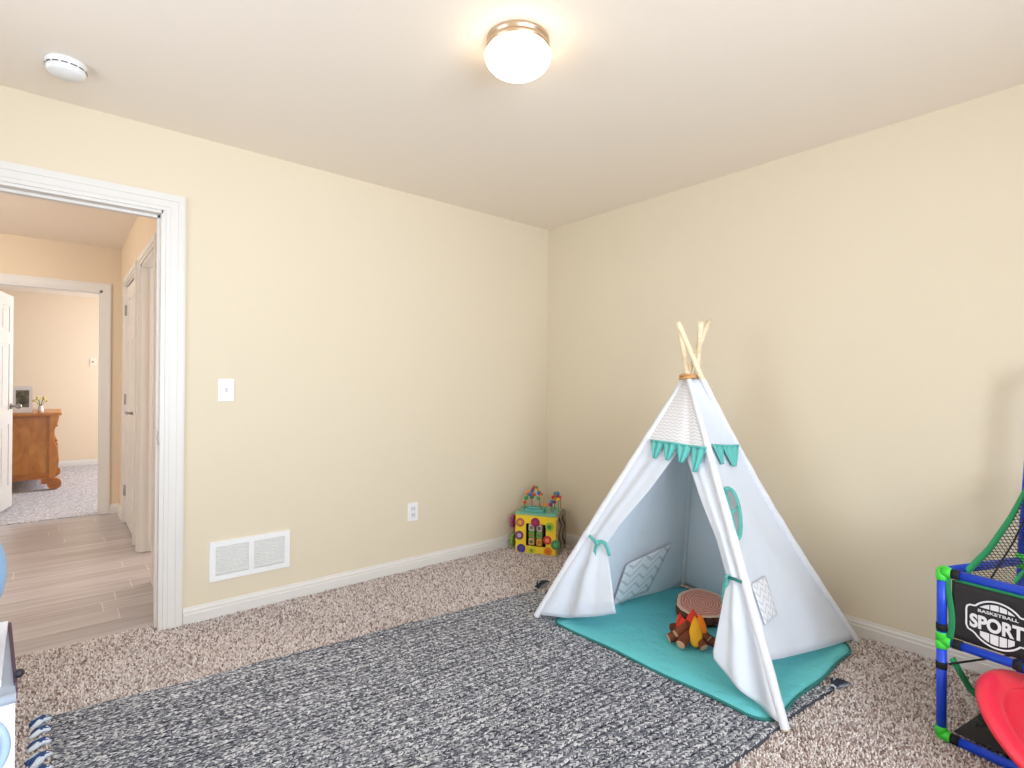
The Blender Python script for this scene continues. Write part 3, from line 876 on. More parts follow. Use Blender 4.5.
fr_fn, n_r = face('FR', 'BR', .150, .010, .985, .03, seed=1)
b = MB(); b.grid(fr_fn, 30, 40); obj('right_panel', b, MCANVAS, tp, thick=.002)
lf_fn, n_l = face('FL', 'BL', .012, .004, .985, .05, .012, seed=2)
b = MB(); b.grid(lf_fn, 30, 40); obj('left_panel', b, MCANVAS, tp, thick=.002)
bk_fn, n_b = face('BL', 'BR', .004, .010, .985, .02, .01, seed=3)
b = MB(); b.grid(bk_fn, 30, 40); obj('back_panel', b, MCANVAS, tp, thick=.002)
# front: printed top panel above the opening
nf = (FOOT['FR'] - FOOT['FL']).cross(CROSS['FL'] - FOOT['FL']).normalized()
if nf.x > 0: nf = -nf
TF = .728


def front_top(u, v):
    t = lerp(TF, .985, v)
    return pole_pt('FL', t).lerp(pole_pt('FR', t), u) + nf * (.004 + .008 * math.sin(math.pi * u) * (1 - v) - .010 * math.exp(-((u - .72) / .08) ** 2) * (1 - v))


b = MB(); b.grid(front_top, 24, 20, (.55, .8)); obj('top_panel', b, MZIG, tp, thick=.002)


# flaps: pole side -> free inner edge, gathered by a tie at mid height
def spline(keys, t):
    for (a, va), (c, vc) in zip(keys, keys[1:]):
        if t <= c:
            f = (t - a) / (c - a); f = f * f * (3 - 2 * f) if len(keys) > 3 else f
            return va.lerp(vc, f)
    return keys[-1][1]


def flap(pole, edge_keys, t_tie, hem, seed, npl):
    def fn(u, v):
        t = lerp(hem(u), .735, v)
        p = pole_pt(pole, lerp(.012, .735, v)); q = spline(edge_keys, v)
        x = p.lerp(q, u)
        d = abs(v - t_tie)
        g = max(0, 1 - d / .5)
        am = .020 * (v < t_tie) * min(1, d / .25) + .006
        x = x + nf * (am * math.sin(u * math.pi * npl + seed) * math.sin(math.pi * min(1, u * 1.2 + .05)) + .012 * g * math.sin(math.pi * u))
        x.z -= (0.02 * math.sin(math.pi * u)) * max(0, 1 - v * 5)
        return x
    return fn


L_EDGE = [(0, V((1.995, 1.600, .150))), (.06, V((1.985, 1.605, .205))), (.30, V((2.040, 1.675, .330))), (.46, V((2.067, 1.720, .426))), (.60, V((2.095, 1.66, .53))), (.80, V((2.18, 1.54, .72))), (1, V((2.243, 1.432, .905)))]
R_EDGE = [(0, V((1.980, 1.105, .137))), (.06, V((1.985, 1.110, .165))), (.25, V((2.030, 1.105, .300))), (.44, V((2.083, 1.105, .429))), (.60, V((2.125, 1.175, .56))), (.78, V((2.175, 1.278, .702))), (1, V((2.243, 1.402, .900)))]
b = MB(); b.grid(flap('FL', L_EDGE, .44, lambda u: .01, .4, 4.0), 36, 44); obj('front_flap', b, MCANVAS, tp, thick=.003)
b = MB(); b.grid(flap('FR', R_EDGE, .44, lambda u: .01, 1.2, 3.2), 36, 44); obj('front_flap', b, MCANVAS, tp, thick=.003)
# ties
ck = V((2.062, 1.752, .424)) + nf * .028


def ribbon(pts, w, m, name='tie', th=.0025, side=None):
    """flat ribbon through points"""
    pts = [V(p) for p in pts]
    side = side or V((0, 0, 1))

    def fn(u, v):
        k = u * (len(pts) - 1); i = min(int(k), len(pts) - 2); f = k - i
        p = pts[i].lerp(pts[i + 1], f); t = (pts[i + 1] - pts[i]).normalized()
        s = nf.cross(t)
        if s.length < .1: s = side
        s.normalize()
        return p + s * (v - .5) * w
    b = MB(); b.grid(fn, (len(pts) - 1) * 3, 2)
    return b, m, name, th


def add_ribbon(r, parent): return obj(r[2], r[0], r[1], parent, thick=r[3])


ydir = V((.03, -1, 0)).normalized()
b = MB(); b.ico(ck, .013, 2, (1, 1.2, 1)); tie = obj('tie_bow', b, MTEAL, tp)
add_ribbon(ribbon([ck, ck + ydir * .02 + V((0, 0, .012)), ck + ydir * .045 + V((0, 0, .012)), ck + ydir * .062 - V((0, 0, .012)), ck + ydir * .075 - V((0, 0, .045))], .017, MTEAL, 'ribbon'), tie)
add_ribbon(ribbon([ck, ck - ydir * .012 - V((0, 0, .03)), ck - ydir * .018 - V((-.0, 0, .075)), ck - ydir * .026 - V((0, 0, .10))], .017, MTEAL, 'ribbon'), tie)
add_ribbon(ribbon([ck + V((0, 0, .0)), ck - ydir * .025 + V((0, 0, .012)), ck - ydir * .05 + V((0, 0, .026))], .015, MTEAL, 'ribbon'), tie)
cr = V((2.083, 1.098, .434)) + nf * .016
pr_ = pole_pt('FR', .335)
b = MB(); b.ico(cr, .010, 2, (1, 1.2, 1)); tie = obj('tie_bow', b, MTEAL, tp)
b = MB(); b.tube([pr_ + nf * .018 + V((0, .008, .004)), (cr + pr_) / 2 + nf * .020 + V((0, 0, .004)), cr], .0065, 8); obj('ribbon', b, MTEALD, tie)
add_ribbon(ribbon([cr, cr - ydir * .010 - V((0, 0, .04)), cr - ydir * .014 - V((0, 0, .09)), cr - ydir * .012 - V((0, 0, .135))], .020, MTEAL, 'ribbon'), tie)
add_ribbon(ribbon([cr, cr - ydir * .004 - V((0, 0, .03)), cr + ydir * .004 - V((0, 0, .07))], .016, MTEAL, 'ribbon'), tie)

# bunting: pennants hanging under the printed panels


def pennant(a, c, drop, n, gath=3, skew=0.0):
    a, c = V(a), V(c); ax = c - a; dn = V((0, 0, -1)) - n * V((0, 0, -1)).dot(n); dn.normalize()

    def fn(u, v):
        w = 1 - .78 * v ** 1.3
        return a + ax * (.5 + (u - .5) * w) + dn * drop * v - ax.normalized() * skew * drop * v + n * (.010 + .005 * math.sin(u * gath * 6.28))
    b = MB(); b.grid(fn, 14, 8); obj('pennant', b, MTEAL, tp, thick=.002)


fa = lambda u: front_top(u, 0) + V((0, 0, .006))
edges = [.15, .36, .57, .78, .985]
for i, dr_ in enumerate((.085, .085, .085, .115)):
    pennant(fa(edges[i]), fa(edges[i + 1]), dr_, nf, 2)
b = MB(); b.tube([fa(.14 + .85 * i / 12) + nf * .012 for i in range(13)], .0055, 8); obj('bunting_tape', b, MTEAL, tp)


def on_right(u, v): return fr_fn(u, v)


v_b = .735
ra = lambda u: on_right(u, lerp(.712, .738, u)) + n_r * .004
pennant(ra(.10), ra(.44), .09, n_r, 2, .32); pennant(ra(.42), ra(.96), .10, n_r, 3, .38)
b = MB(); b.tube([ra(.08 + .88 * i / 10) + n_r * .010 for i in range(11)], .0055, 8); obj('bunting_tape', b, MTEAL, tp)

# window on the right panel: half-oval, straight side along the front pole


RG = [[fr_fn(i / 60, j / 80) for j in range(81)] for i in range(61)]


def rp(x, z, lift=.005):
    """point of the right panel at world x, z, lifted off the cloth a little"""
    q = min((p for r in RG for p in r), key=lambda p: (p.x - x) ** 2 + (p.z - z) ** 2)
    y = q.y - (n_r.x * (x - q.x) + n_r.z * (z - q.z)) / n_r.y
    return V((x, y, z)) + n_r * lift


wt, wb = V((2.222, 0, .752)), V((2.146, 0, .572))
out = []
for i in range(25):
    a = math.pi * (i / 24)
    f = .5 - .5 * math.cos(a); bx = lerp(wt.x, wb.x, f) + .115 * math.sin(a) ** .75 * (1 if i not in (0, 24) else 1); bz = lerp(wt.z, wb.z, f) + .012 * math.sin(a)
    out.append(rp(bx, bz))


def fan(poly, m, name, parent, lift=0.0, th=.002):
    b = MB(); vs = [b.bm.verts.new(p + n_r * lift) for p in poly]; b.bm.faces.new(vs); return obj(name, b, m, parent, thick=th)


wn = fan(out, MMESHW, 'mesh_window', tp)
b = MB(); b.tube(out + [out[0]], .011, 8); obj('window_trim', b, MTEAL, wn)
b = MB(); mid = out[12]; st_ = (out[0] + out[-1]) / 2; b.tube([st_, mid], .0065, 8); obj('window_bar', b, MTEAL, wn)


def pocket(corners, n, lift, name='pocket'):
    c = [V(p) for p in corners]

    def fn(u, v):
        p = c[0].lerp(c[1], u).lerp(c[3].lerp(c[2], u), v)
        return p + n * (lift + .006 * math.sin(math.pi * u) * math.sin(math.pi * v))
    b = MB(); b.grid(fn, 12, 12); o = obj(name, b, MZIG2, tp, thick=.002)
    b = MB(); b.tube([fn(i / 10, 0) for i in range(11)] + [fn(1, i / 10) for i in range(1, 11)] + [fn(1 - i / 10, 1) for i in range(1, 11)] + [fn(0, 1 - i / 10) for i in range(1, 11)], .0018, 6); obj('pocket_seam', b, mat('grey_seam', (204, 207, 214), .9) if 'grey_seam' not in bpy.data.materials else bpy.data.materials['grey_seam'], o)


pocket([rp(2.115, .418), rp(2.298, .402), rp(2.262, .272), rp(2.095, .284)], n_r, .002)
# inside pocket on the left panel, sagging
c = [lf_fn(.43, .20), lf_fn(.81, .265), lf_fn(.67, .055), lf_fn(.41, .035)]
pocket([x - n_l * .012 for x in c], -n_l, .012, 'inner_pocket')

# ------------------------------------------------------------------ log slice and felt campfire
LC = V((2.525, 1.472, .030))
log = thing('log_slice', 'round wood log slice with bark edge lying on the teal mat inside the teepee', 'log slice', LC)
tl = Matrix.Translation(LC) @ Matrix.Rotation(math.radians(30), 4, 'Z') @ Matrix.Translation((0, 0, .030)) @ Matrix.Rotation(math.radians(-11), 4, 'Y')
wob = lambda a: 1 + .03 * math.sin(3 * a + .5) + .02 * math.sin(7 * a) + .012 * math.sin(17 * a)
b = MB(); b.lathe([(0, -.005), (.128, -.005), (.143, .004), (.146, .025), (.145, .055), (.139, .0605)], 72, tl @ Matrix.Diagonal((.92, .92, .78, 1)), wob); obj('bark_edge', b, MBARK, log)
b = MB(); b.lathe([(.140, .0600), (.137, .064), (.126, .0645), (.122, .063)], 72, tl @ Matrix.Diagonal((.92, .92, .78, 1)), wob); obj('sapwood_rim', b, MRIM, log)
b = MB(); b.lathe([(.126, .0615), (.118, .0640), (.06, .0655), (.0, .0655)], 72, None, wob)
ro = obj('ring_face', b, MRINGS, log); ro.data.transform(Matrix.Translation(V((0, 0, 0))))
# ring_face keeps its own origin so that the growth rings centre on it
dz = min(v.co.z for v in ro.data.vertices)
for v in ro.data.vertices: v.co += LC
ro.matrix_local = Matrix.Translation(-LC) @ tl @ Matrix.Diagonal((.92, .92, .78, 1))

FC = V((2.234, 1.354, .030))
fire = thing('toy_campfire', 'felt toy campfire with brown logs and orange flames on the teal mat', 'toy campfire', FC)
for k, (az, L, hgt, r) in enumerate(((140, .105, .030, .022), (183, .10, .034, .023), (248, .085, .028, .020), (292, .10, .030, .022), (30, .10, .030, .021), (95, .10, .046, .021), (160, .09, .066, .018), (275, .08, .056, .017))):
    a = math.radians(az); d = V((math.cos(a), math.sin(a), 0))
    p0 = FC + d * .018 + V((0, 0, hgt + .028)); p1 = FC + d * L + V((0, 0, max(r * .95, hgt - .008)))
    b = MB(); b.tube([p0, p0.lerp(p1, .3), p0.lerp(p1, .7), p1], [r * .9, r * 1.03, r, r * .96], 12); lg = obj('felt_log', b, MLOG, fire)
    b = MB(); dd = (p1 - p0).normalized(); b.tube([p1 - dd * .003, p1 + dd * .003], [r * .92, r * .86], 12); obj('log_end', b, MLOGEND, lg)


def flame(c, w, h, lean, az, m):
    """fat felt leaf"""
    b = MB(); prof = [(0, 0), (.30, .08), (.48, .25), (.5, .4), (.4, .62), (.22, .82), (0, 1)]
    prof2 = [(r * w, z * h) for r, z in prof]
    mt = Matrix.Translation(c) @ Matrix.Rotation(math.radians(az), 4, 'Z') @ Matrix.Rotation(math.radians(lean), 4, 'Y') @ Matrix.Diagonal((.45, 1, 1, 1))
    b.lathe(prof2, 20, mt); obj('felt_flame', b, m, fire)


cd = V((-.84, -.54, 0))      # towards the room
sd = V((.54, -.84, 0))
az0 = math.degrees(math.atan2(cd.y, cd.x))
flame(FC + cd * .066 + sd * .016 + V((0, 0, .010)), .060, .135, -20, az0 + 5, MFY)
flame(FC + cd * .030 + sd * .034 + V((0, 0, .030)), .060, .120, -4, az0 - 10, MFO)
flame(FC + cd * .040 - sd * .028 + V((0, 0, .030)), .070, .095, -22, az0 + 25, MFR)
flame(FC + sd * .004 + V((0, 0, .045)), .070, .115, 3, az0, MFR)
flame(FC - sd * .045 + V((0, 0, .045)), .050, .085, -12, az0 + 40, MFR)

# ------------------------------------------------------------------ activity cube in the corner
E1 = V((.495, -.869, 0)).normalized(); E2 = V((.869, .495, 0)).normalized()
QA = V((2.553, 2.965, 0)); QW, QD, QH = .312, .235, .275
cube = thing('activity_cube', 'colourful wooden activity cube with bead mazes in the room corner', 'toy', QA + E1 * QW / 2 + E2 * QD / 2)
cm = frame_mtx(QA, E1, E2, (0, 0, 1))      # x right, y deep, z up
cf = frame_mtx(QA, E1, (0, 0, 1), -E2)     # x right, y up, z towards the room
MYEL = mat('yellow_board', (250, 212, 40), .45, mix=(5, (250, 226, 90), .5)); MBIRCH = mat('birch_ply', (228, 204, 160), .5)
b = MB()
b.box((0, 0, 0), (.078, .012, QH), mtx=cm); b.box((QW - .085, 0, 0), (QW, .012, QH), mtx=cm); b.box((.078, 0, 0), (QW - .085, .012, .055), mtx=cm); b.box((.078, 0, .215), (QW - .085, .012, QH), mtx=cm)
obj('front_board', b, MYEL, cube)
b = MB(); b.box((0, .012, 0), (.012, QD, QH), mtx=cm); b.box((.012, QD - .012, 0), (QW - .012, QD, QH), mtx=cm); b.box((.012, .012, 0), (QW - .012, QD - .012, .012), mtx=cm); obj('side_boards', b, MBIRCH, cube)
b = MB(); b.box((.06, .06, .03), (QW - .06, .07, .24), mtx=cm); obj('recess_back', b, mat('recess_dark', (40, 30, 34), .8), cube)
# right side: tall grey arched maze board
poly = [(0, 0), (QD, 0), (QD, .26)] + [(QD / 2 + QD / 2 * math.cos(a), .26 + .045 * math.sin(a)) for a in [math.pi * i / 12 for i in range(1, 12)]] + [(0, .26)]
b = MB(); b.prism(poly, 0, .014, frame_mtx(QA + E1 * (QW - .012), E2, (0, 0, 1), E1)); sb = obj('maze_board', b, mat('grey_maze', (168, 156, 138), .6, mix=(40, (110, 96, 84), .8)), cube)
b = MB(); o0 = QA + E1 * (QW + .004)
b.tube([o0 + E2 * (.05 + .03 * math.sin(i * .9)) + V((0, 0, .04 + i * .019)) for i in range(13)], .007, 8); b.tube([o0 + E2 * (.15 + .03 * math.sin(i * .9 + 1)) + V((0, 0, .04 + i * .019)) for i in range(13)], .007, 8); obj('maze_track', b, mat('maze_brown', (92, 76, 66), .6), sb)
# roller columns
for k, xc in enumerate((.118, .176)):
    for j in range(3):
        z0 = .062 + j * .05
        mcol = ((224, 170, 120), (96, 168, 70), (206, 196, 178), (226, 160, 70), (120, 176, 80), (216, 176, 190))[k * 3 + j]
        b = MB(); b.box((xc - .021, .004, z0), (xc + .021, .046, z0 + .047), bev=.005, mtx=cm); blk = obj('spinning_block', b, mat('block_paint', mcol, .5), cube)
        b = MB(); b.tube([cf @ V((xc, z0 + .024, -.004)), cf @ V((xc, z0 + .024, -.002))], .013, 14); obj('block_picture', b, mat('block_mark', ((70, 130, 60), (190, 120, 60), (120, 110, 100))[(j + k) % 3], .5), blk)
# painted discs on the front
for x, z, r, c1, c2 in ((.036, .218, .031, (196, 92, 84), (226, 176, 70)), (.030, .125, .031, (122, 66, 110), (200, 160, 200)), (.044, .030, .031, (72, 58, 150), (86, 70, 165)), (.150, .228, .032, (150, 34, 84), (176, 50, 100)), (.255, .205, .030, (150, 200, 60), (80, 130, 50)), (.240, .110, .030, (214, 60, 50), (240, 150, 110)), (.300, .083, .033, (70, 140, 90), (110, 180, 120)), (.245, .022, .030, (238, 140, 40), (220, 110, 30)), (.125, .018, .026, (206, 212, 60), (150, 150, 40))):
    b = MB(); z = max(z, r + .001); b.tube([cf @ V((x, z, 0)), cf @ V((x, z, .006))], r, 24); d_ = obj('painted_disc', b, mat('disc_paint', c1, .45), cube)
    b = MB(); b.tube([cf @ V((x, z, .006)), cf @ V((x, z, .0085))], r * .5, 18); obj('disc_centre', b, mat('disc_heart', c2, .45), d_)
# gears on the left side
for y, z, r, c in ((.06, .205, .048, (150, 66, 104)), (.06, .07, .050, (120, 160, 70)), (.16, .14, .045, (226, 140, 60))):
    p0 = QA + E2 * y + V((0, 0, z)); outl = []
    for i in range(48):
        a = 2 * math.pi * i / 48; rr = r * (1 if (i // 2) % 2 else .87); outl.append((rr * math.cos(a), rr * math.sin(a)))
    b = MB(); b.prism(outl, 0.030, .048, frame_mtx(p0, E2, (0, 0, 1), -E1)); b.tube([p0, p0 - E1 * .05], .010, 12); g_ = obj('gear', b, mat('gear_paint', c, .45), cube)
    b = MB(); b.tube([p0 - E1 * .048, p0 - E1 * .053], r * .5, 18); obj('gear_face', b, mat('gear_face_paint', (222, 130, 150), .45), g_)
b = MB(); b.box((-.004, -.004, QH), (QW - .012, QD + .004, QH + .014), bev=.003, mtx=cm); obj('top_board', b, mat('teal_board', (120, 186, 160), .5), cube)
b = MB(); b.box((.055, .03, QH + .014), (.20, .10, QH + .034), bev=.004, mtx=cm); b.box((.07, .05, QH + .034), (.17, .09, QH + .05), bev=.004, mtx=cm); obj('scenery_block', b, mat('sea_green', (96, 170, 160), .5), cube)
wires = (((.05, .05), (.165, .06), .125, (60, 150, 80)), ((.04, .12), (.18, .10), .155, (226, 170, 60)), ((.07, .17), (.16, .05), .17, (220, 70, 60)), ((.20, .06), (.255, .09), .06, (80, 130, 110)), ((.235, .12), (.30, .13), .13, (210, 120, 50)), ((.245, .17), (.295, .08), .115, (90, 160, 80)))
beadc = ((220, 50, 44), (240, 190, 50), (60, 150, 80), (236, 130, 40), (70, 110, 180), (150, 60, 110))
zt = QH + .014
for k, ((x0_, y0_), (x1_, y1_), hh, c) in enumerate(wires):
    pts = []
    for i in range(17):
        f = i / 16; a = math.pi * f
        pts.append(cm @ V((lerp(x0_, x1_, .5 - .5 * math.cos(a) * (1 + .15 * math.sin(a))), lerp(y0_, y1_, f), zt + hh * math.sin(a) ** .7)))
    b = MB(); b.tube(pts, .0032, 8); wr_ = obj('maze_wire', b, mat('wire_paint', c, .4), cube)
    for j, i in enumerate((2, 4, 7, 9, 12) if hh > .1 else (5, 10)):
        b = MB(); rr = (.0125, .015, .017, .013, .014)[(j + k) % 5]; b.ico(pts[i], rr, 2); obj('bead', b, bpy.data.materials.get('bead_paint_%d' % ((j * 2 + k) % 6)) or mat('bead_paint_%d' % ((j * 2 + k) % 6), beadc[(j * 2 + k) % 6], .35), wr_)

# ------------------------------------------------------------------ arcade basketball frame at the right
G0 = V((2.325, .462, 0)); GD = V((-.15, -.989, 0)).normalized(); GB = V((.967, -.253, 0)).normalized()   # along the front, towards the wall
GW, GDp = .82, .55
game = thing('basketball_game', 'blue pipe arcade basketball frame with black banner against right wall', 'basketball game', G0 + GD * GW / 2 + GB * GDp / 2)
PRR = .0148


def gp(s, t, z): return G0 + GD * s + GB * t + V((0, 0, z))


def pipe(a, c, name='pipe'):
    b = MB(); b.tube([a, c], PRR, 16); return obj(name, b, MBLUE, game)


def joint(p, dirs):
    b = MB(); b.ico(p, PRR * 1.2, 2)
    for d in dirs: d = V(d).normalized(); b.tube([p, p + d * .024, p + d * .028], [PRR * 1.2, PRR * 1.2, PRR * 1.08], 16)
    obj('connector', b, MGREEN, game)


ZB, ZM, ZT = .022, .343, .576
up = V((0, 0, 1))
for s in (0, GW):
    dn_ = GD if s == 0 else -GD
    for a, c in ((ZB, ZM), (ZM, ZT)): pipe(gp(s, 0, a), gp(s, 0, c), 'post')
    joint(gp(s, 0, ZB), (up, dn_)); joint(gp(s, 0, ZM), (up, -up, dn_)); joint(gp(s, 0, ZT), (-up, dn_, GB))
    pipe(gp(s, 0, ZT), gp(s, GDp, ZT - .036), 'side_rail')
    joint(gp(s, GDp, ZB), (up, dn_)); joint(gp(s, GDp, ZT - .036), (up, -up, -GB))
    pipe(gp(s, GDp, ZB), gp(s, GDp, ZT - .036), 'post'); pipe(gp(s, GDp, ZT - .036), gp(s + (.03 if s == 0 else -.03), GDp + .02, 1.25), 'post')
for z in (ZB, ZM, ZT): pipe(gp(0, 0, z), gp(GW, 0, z), 'front_rail')
pipe(gp(0, GDp, ZB), gp(GW, GDp, ZB), 'back_rail'); pipe(gp(.03, GDp + .02, 1.25), gp(GW - .03, GDp + .02, 1.25), 'back_rail')
# black fastening wraps
for s, z in ((0, ZM + .045), (0, ZM - .085)):
    b = MB(); b.tube([gp(s, 0, z - .012), gp(s, 0, z + .012)], PRR * 1.12, 16); obj('hook_tape', b, MVELCRO, game)
for s, z in ((.040, ZT), (.045, ZM), (.20, ZM), (.04, ZB)):
    b = MB(); b.tube([gp(s - .012, 0, z), gp(s + .012, 0, z)], PRR * 1.12, 16); obj('hook_tape', b, MVELCRO, game)
# banner
nB = V((GD.y, -GD.x, 0))
if nB.dot(GB) > 0: nB = -nB


def bn(s, z, off=0.0): return gp(s, 0, z) + nB * off


b = MB()
b.grid(lambda u, v: bn(lerp(.030, GW - .03, u), lerp(ZM + .022, ZT - .018, v), .004 + .004 * math.sin(u * 21) * math.sin(v * 3.1)), 60, 8)
ban = obj('banner', b, MBLACK, game, thick=.003)
b = MB(); b.grid(lambda u, v: bn(lerp(.016, .034, u) + .006 * math.sin(v * 5), lerp(ZM + .012, ZT - .014, v), .007), 3, 14); obj('banner_edging', b, MSTRAP, ban, thick=.002)
b = MB(); b.grid(lambda u, v: bn(lerp(.04, GW - .04, u), lerp(ZT - .021, ZT - .012, v), .007), 20, 2); obj('banner_edging', b, MSTRAP, ban, thick=.002)
# printed emblem: ball outline behind a lettered plate
ec_s, ec_z = .150, .449
bf = frame_mtx(bn(ec_s, ec_z, .0105), GD, (0, 0, 1), nB) @ Matrix.Diagonal((.93, .96, 1, 1))     # x along the banner, y up, z out


def stroke(path, w, closed=False, z=0.0, h=.0012):
    """flat printed line"""
    b = bmesh.new(); n = len(path); vs = []
    for i in range(n):
        p0 = path[i - 1] if (i > 0 or closed) else path[i]; p1 = path[(i + 1) % n] if (i < n - 1 or closed) else path[i]
        dx, dy = p1[0] - p0[0], p1[1] - p0[1]; L = math.hypot(dx, dy) or 1; nx, ny = -dy / L, dx / L
        vs.append((b.verts.new((path[i][0] + nx * w / 2, path[i][1] + ny * w / 2, z)), b.verts.new((path[i][0] - nx * w / 2, path[i][1] - ny * w / 2, z))))
    for i in range(n if closed else n - 1):
        A, B = vs[i], vs[(i + 1) % n]; b.faces.new((A[0], A[1], B[1], B[0]))
    return b


def text_mesh(txt, size, weight, xs=1.0):
    cu = bpy.data.curves.new('lettering', 'FONT'); cu.body = txt; cu.size = size; cu.offset = weight; cu.align_x = 'CENTER'; cu.align_y = 'CENTER'; cu.extrude = .0006
    to = bpy.data.objects.new('lettering', cu); COL.objects.link(to)
    bpy.context.view_layer.update()
    me = bpy.data.meshes.new_from_object(to.evaluated_get(bpy.context.evaluated_depsgraph_get()))
    bpy.data.objects.remove(to); bpy.data.curves.remove(cu)
    b = bmesh.new(); b.from_mesh(me); bpy.data.meshes.remove(me)
    x0 = min(v.co.x for v in b.verts); x1 = max(v.co.x for v in b.verts); y0 = min(v.co.y for v in b.verts); y1 = max(v.co.y for v in b.verts)
    for v in b.verts: v.co.x = (v.co.x - (x0 + x1) / 2) * xs; v.co.y -= (y0 + y1) / 2
    return b, (x1 - x0) * xs, y1 - y0


def fitted(txt, w, h, weight):
    b, tw, th = text_mesh(txt, .08, weight)
    for v in b.verts: v.co.x *= w / tw; v.co.y *= h / th
    return b


R0 = .076
b = MB()
b.add(stroke([(R0 * math.cos(a), R0 * math.sin(a)) for a in [math.radians(38 + i * 104 / 20) for i in range(21)]], .0055), bf)
b.add(stroke([(R0 * math.cos(a), R0 * math.sin(a)) for a in [math.radians(218 + i * 104 / 20) for i in range(21)]], .0055), bf)
pl = [(-.060, .047), (-.075, .046), (-.083, .040), (-.085, .030), (-.085, -.024), (-.080, -.036), (-.068, -.041), (-.059, -.047)]
b.add(stroke(pl, .0055), bf)
pr2 = [(.060, .047), (.080, .046), (.098, .046), (.098, -.020), (.085, -.034), (.085, -.045), (.059, -.047)]
b.add(stroke(pr2, .0055), bf)
obj('emblem_outline', b, MPRINT, ban)
# ball caps with dark seams
for sg in (1, -1):
    b = MB()
    for (x0_, x1_) in ((-.046, -.021), (-.018, .004), (.007, .026), (.029, .046)):
        ri = .066; zlo = .047 if sg > 0 else .033
        poly = []
        for i in range(7):
            x = lerp(x0_, x1_, i / 6); poly.append((x, sg * max(zlo + .002, math.sqrt(max(0, ri ** 2 - x * x)))))
        poly += [(x1_, sg * zlo), (x0_, sg * zlo)]
        if sg < 0: poly = poly[::-1]
        b.prism(poly, 0, .0012, bf)
    obj('ball_print', b, MPRINT, ban)
b = MB(); b.add(fitted('SPORT', .146, .047, .0032), bf @ Matrix.Translation((-.002, -.004, .0008))); obj('lettering', b, MPRINT, ban)
b = MB(); b.add(fitted('BASKETBALL', .108, .0100, .0012), bf @ Matrix.Translation((.002, .035, .0008))); obj('lettering', b, MPRINT, ban)
# ball-return net and its green straps
b = MB()
b.grid(lambda u, v: gp(lerp(lerp(.06, .03, v), GW - .02, u), lerp(.02, GDp - .01, v), lerp(ZT, .86, v) - .03 * math.sin(math.pi * v) - .10 * math.sin(math.pi * u) * math.sin(math.pi * v)), 24, 16, (.8, .55)); net = obj('return_net', b, MNET, game)


def strap(pts, w, parent, m=MSTRAP):
    pts = [V(p) for p in pts]

    def fn(u, v):
        k = u * (len(pts) - 1); i = min(int(k), len(pts) - 2)
        t = (pts[i + 1] - pts[i]).normalized(); s = t.cross(-V((CF.x, CF.y, 0)))
        s = t.cross(nB).normalized() if s.length < .1 else s.normalized()
        return pts[i].lerp(pts[i + 1], k - i) + s * (v - .5) * w
    b = MB(); b.grid(fn, (len(pts) - 1) * 4, 2); return obj('strap', b, m, parent, thick=.002)


strap([gp(.06, .02, ZT + .014), gp(.055, .17, ZT + .066), gp(.045, .35, ZT + .158), gp(.03, GDp, ZT + .285)], .026, game)
strap([gp(.17, .05, ZT + .01), gp(.14, .24, ZT + .03), gp(.10, .38, ZT + .05), gp(.04, GDp, ZT + .08)], .022, game)
strap([gp(.025, .01, ZM - .055), gp(.055, .05, ZM - .15), gp(.10, .09, ZM - .215), gp(.17, .13, ZM - .26)], .020, game)
b = MB(); b.tube([gp(.02, .0, ZM - .075), gp(.12, .12, ZM - .03), gp(.2, .2, ZM - .0), gp(.22, .3, ZM + .01), gp(.25, GDp, ZM + .06)], .0035, 8); b.tube([gp(.11, .05, ZT), gp(.08, .28, ZT + .09), gp(.04, GDp, ZT + .22)], .003, 8); obj('cord', b, MVELCRO, game)
b = MB()
b.grid(lambda u, v: gp(lerp(.03, GW - .04, u), lerp(.012, GDp - .02, v), ZB + .02 + .05 * v + .012 * math.sin(u * 14) * math.sin(v * 5)), 26, 12); obj('ground_cloth', b, MBLACK, game, thick=.003)
b = MB()
b.grid(lambda u, v: gp(lerp(.075, .10, v) + .10 * u, lerp(.04, .30, u), lerp(ZB + .05, ZM - .13 - .10 * u, v)), 12, 8, (.35, .3)); obj('side_net', b, MNET, game)

# red plastic tub leaning in front of the frame
vd = V((-.73, -.62, .29)).normalized()
TC = V((2.230, .155, .180))
rgt = V((.763, -.646, 0))
tn = V((-.171, -.544, .822)).normalized()
tx = tn.cross(V((0, 0, 1))).normalized(); ty = tn.cross(tx).normalized()
tm = frame_mtx(TC, tx, ty, tn)
tub = thing('plastic_tub', 'red plastic tub with wide rim tilted inside foot of the basketball frame', 'tub', (TC.x, TC.y, 0))
TR = .225
b = MB(); b.lathe([(0, -.056), (.070, -.056), (.095, -.050), (.140, -.012), (.152, -.002), (.149, .004), (.138, -.008), (.092, -.042), (.068, -.047), (0, -.047)], 56, tm @ Matrix.Scale(TR / .205, 4)); obj('bowl', b, MRED, tub)
b = MB(); b.lathe([(.146, .003), (.160, .008), (.190, .006), (.203, -.002), (.205, -.014), (.200, -.014), (.197, -.006), (.186, -.001), (.160, .000), (.148, -.004)], 56, tm @ Matrix.Scale(TR / .205, 4)); obj('rim', b, MRED, tub)

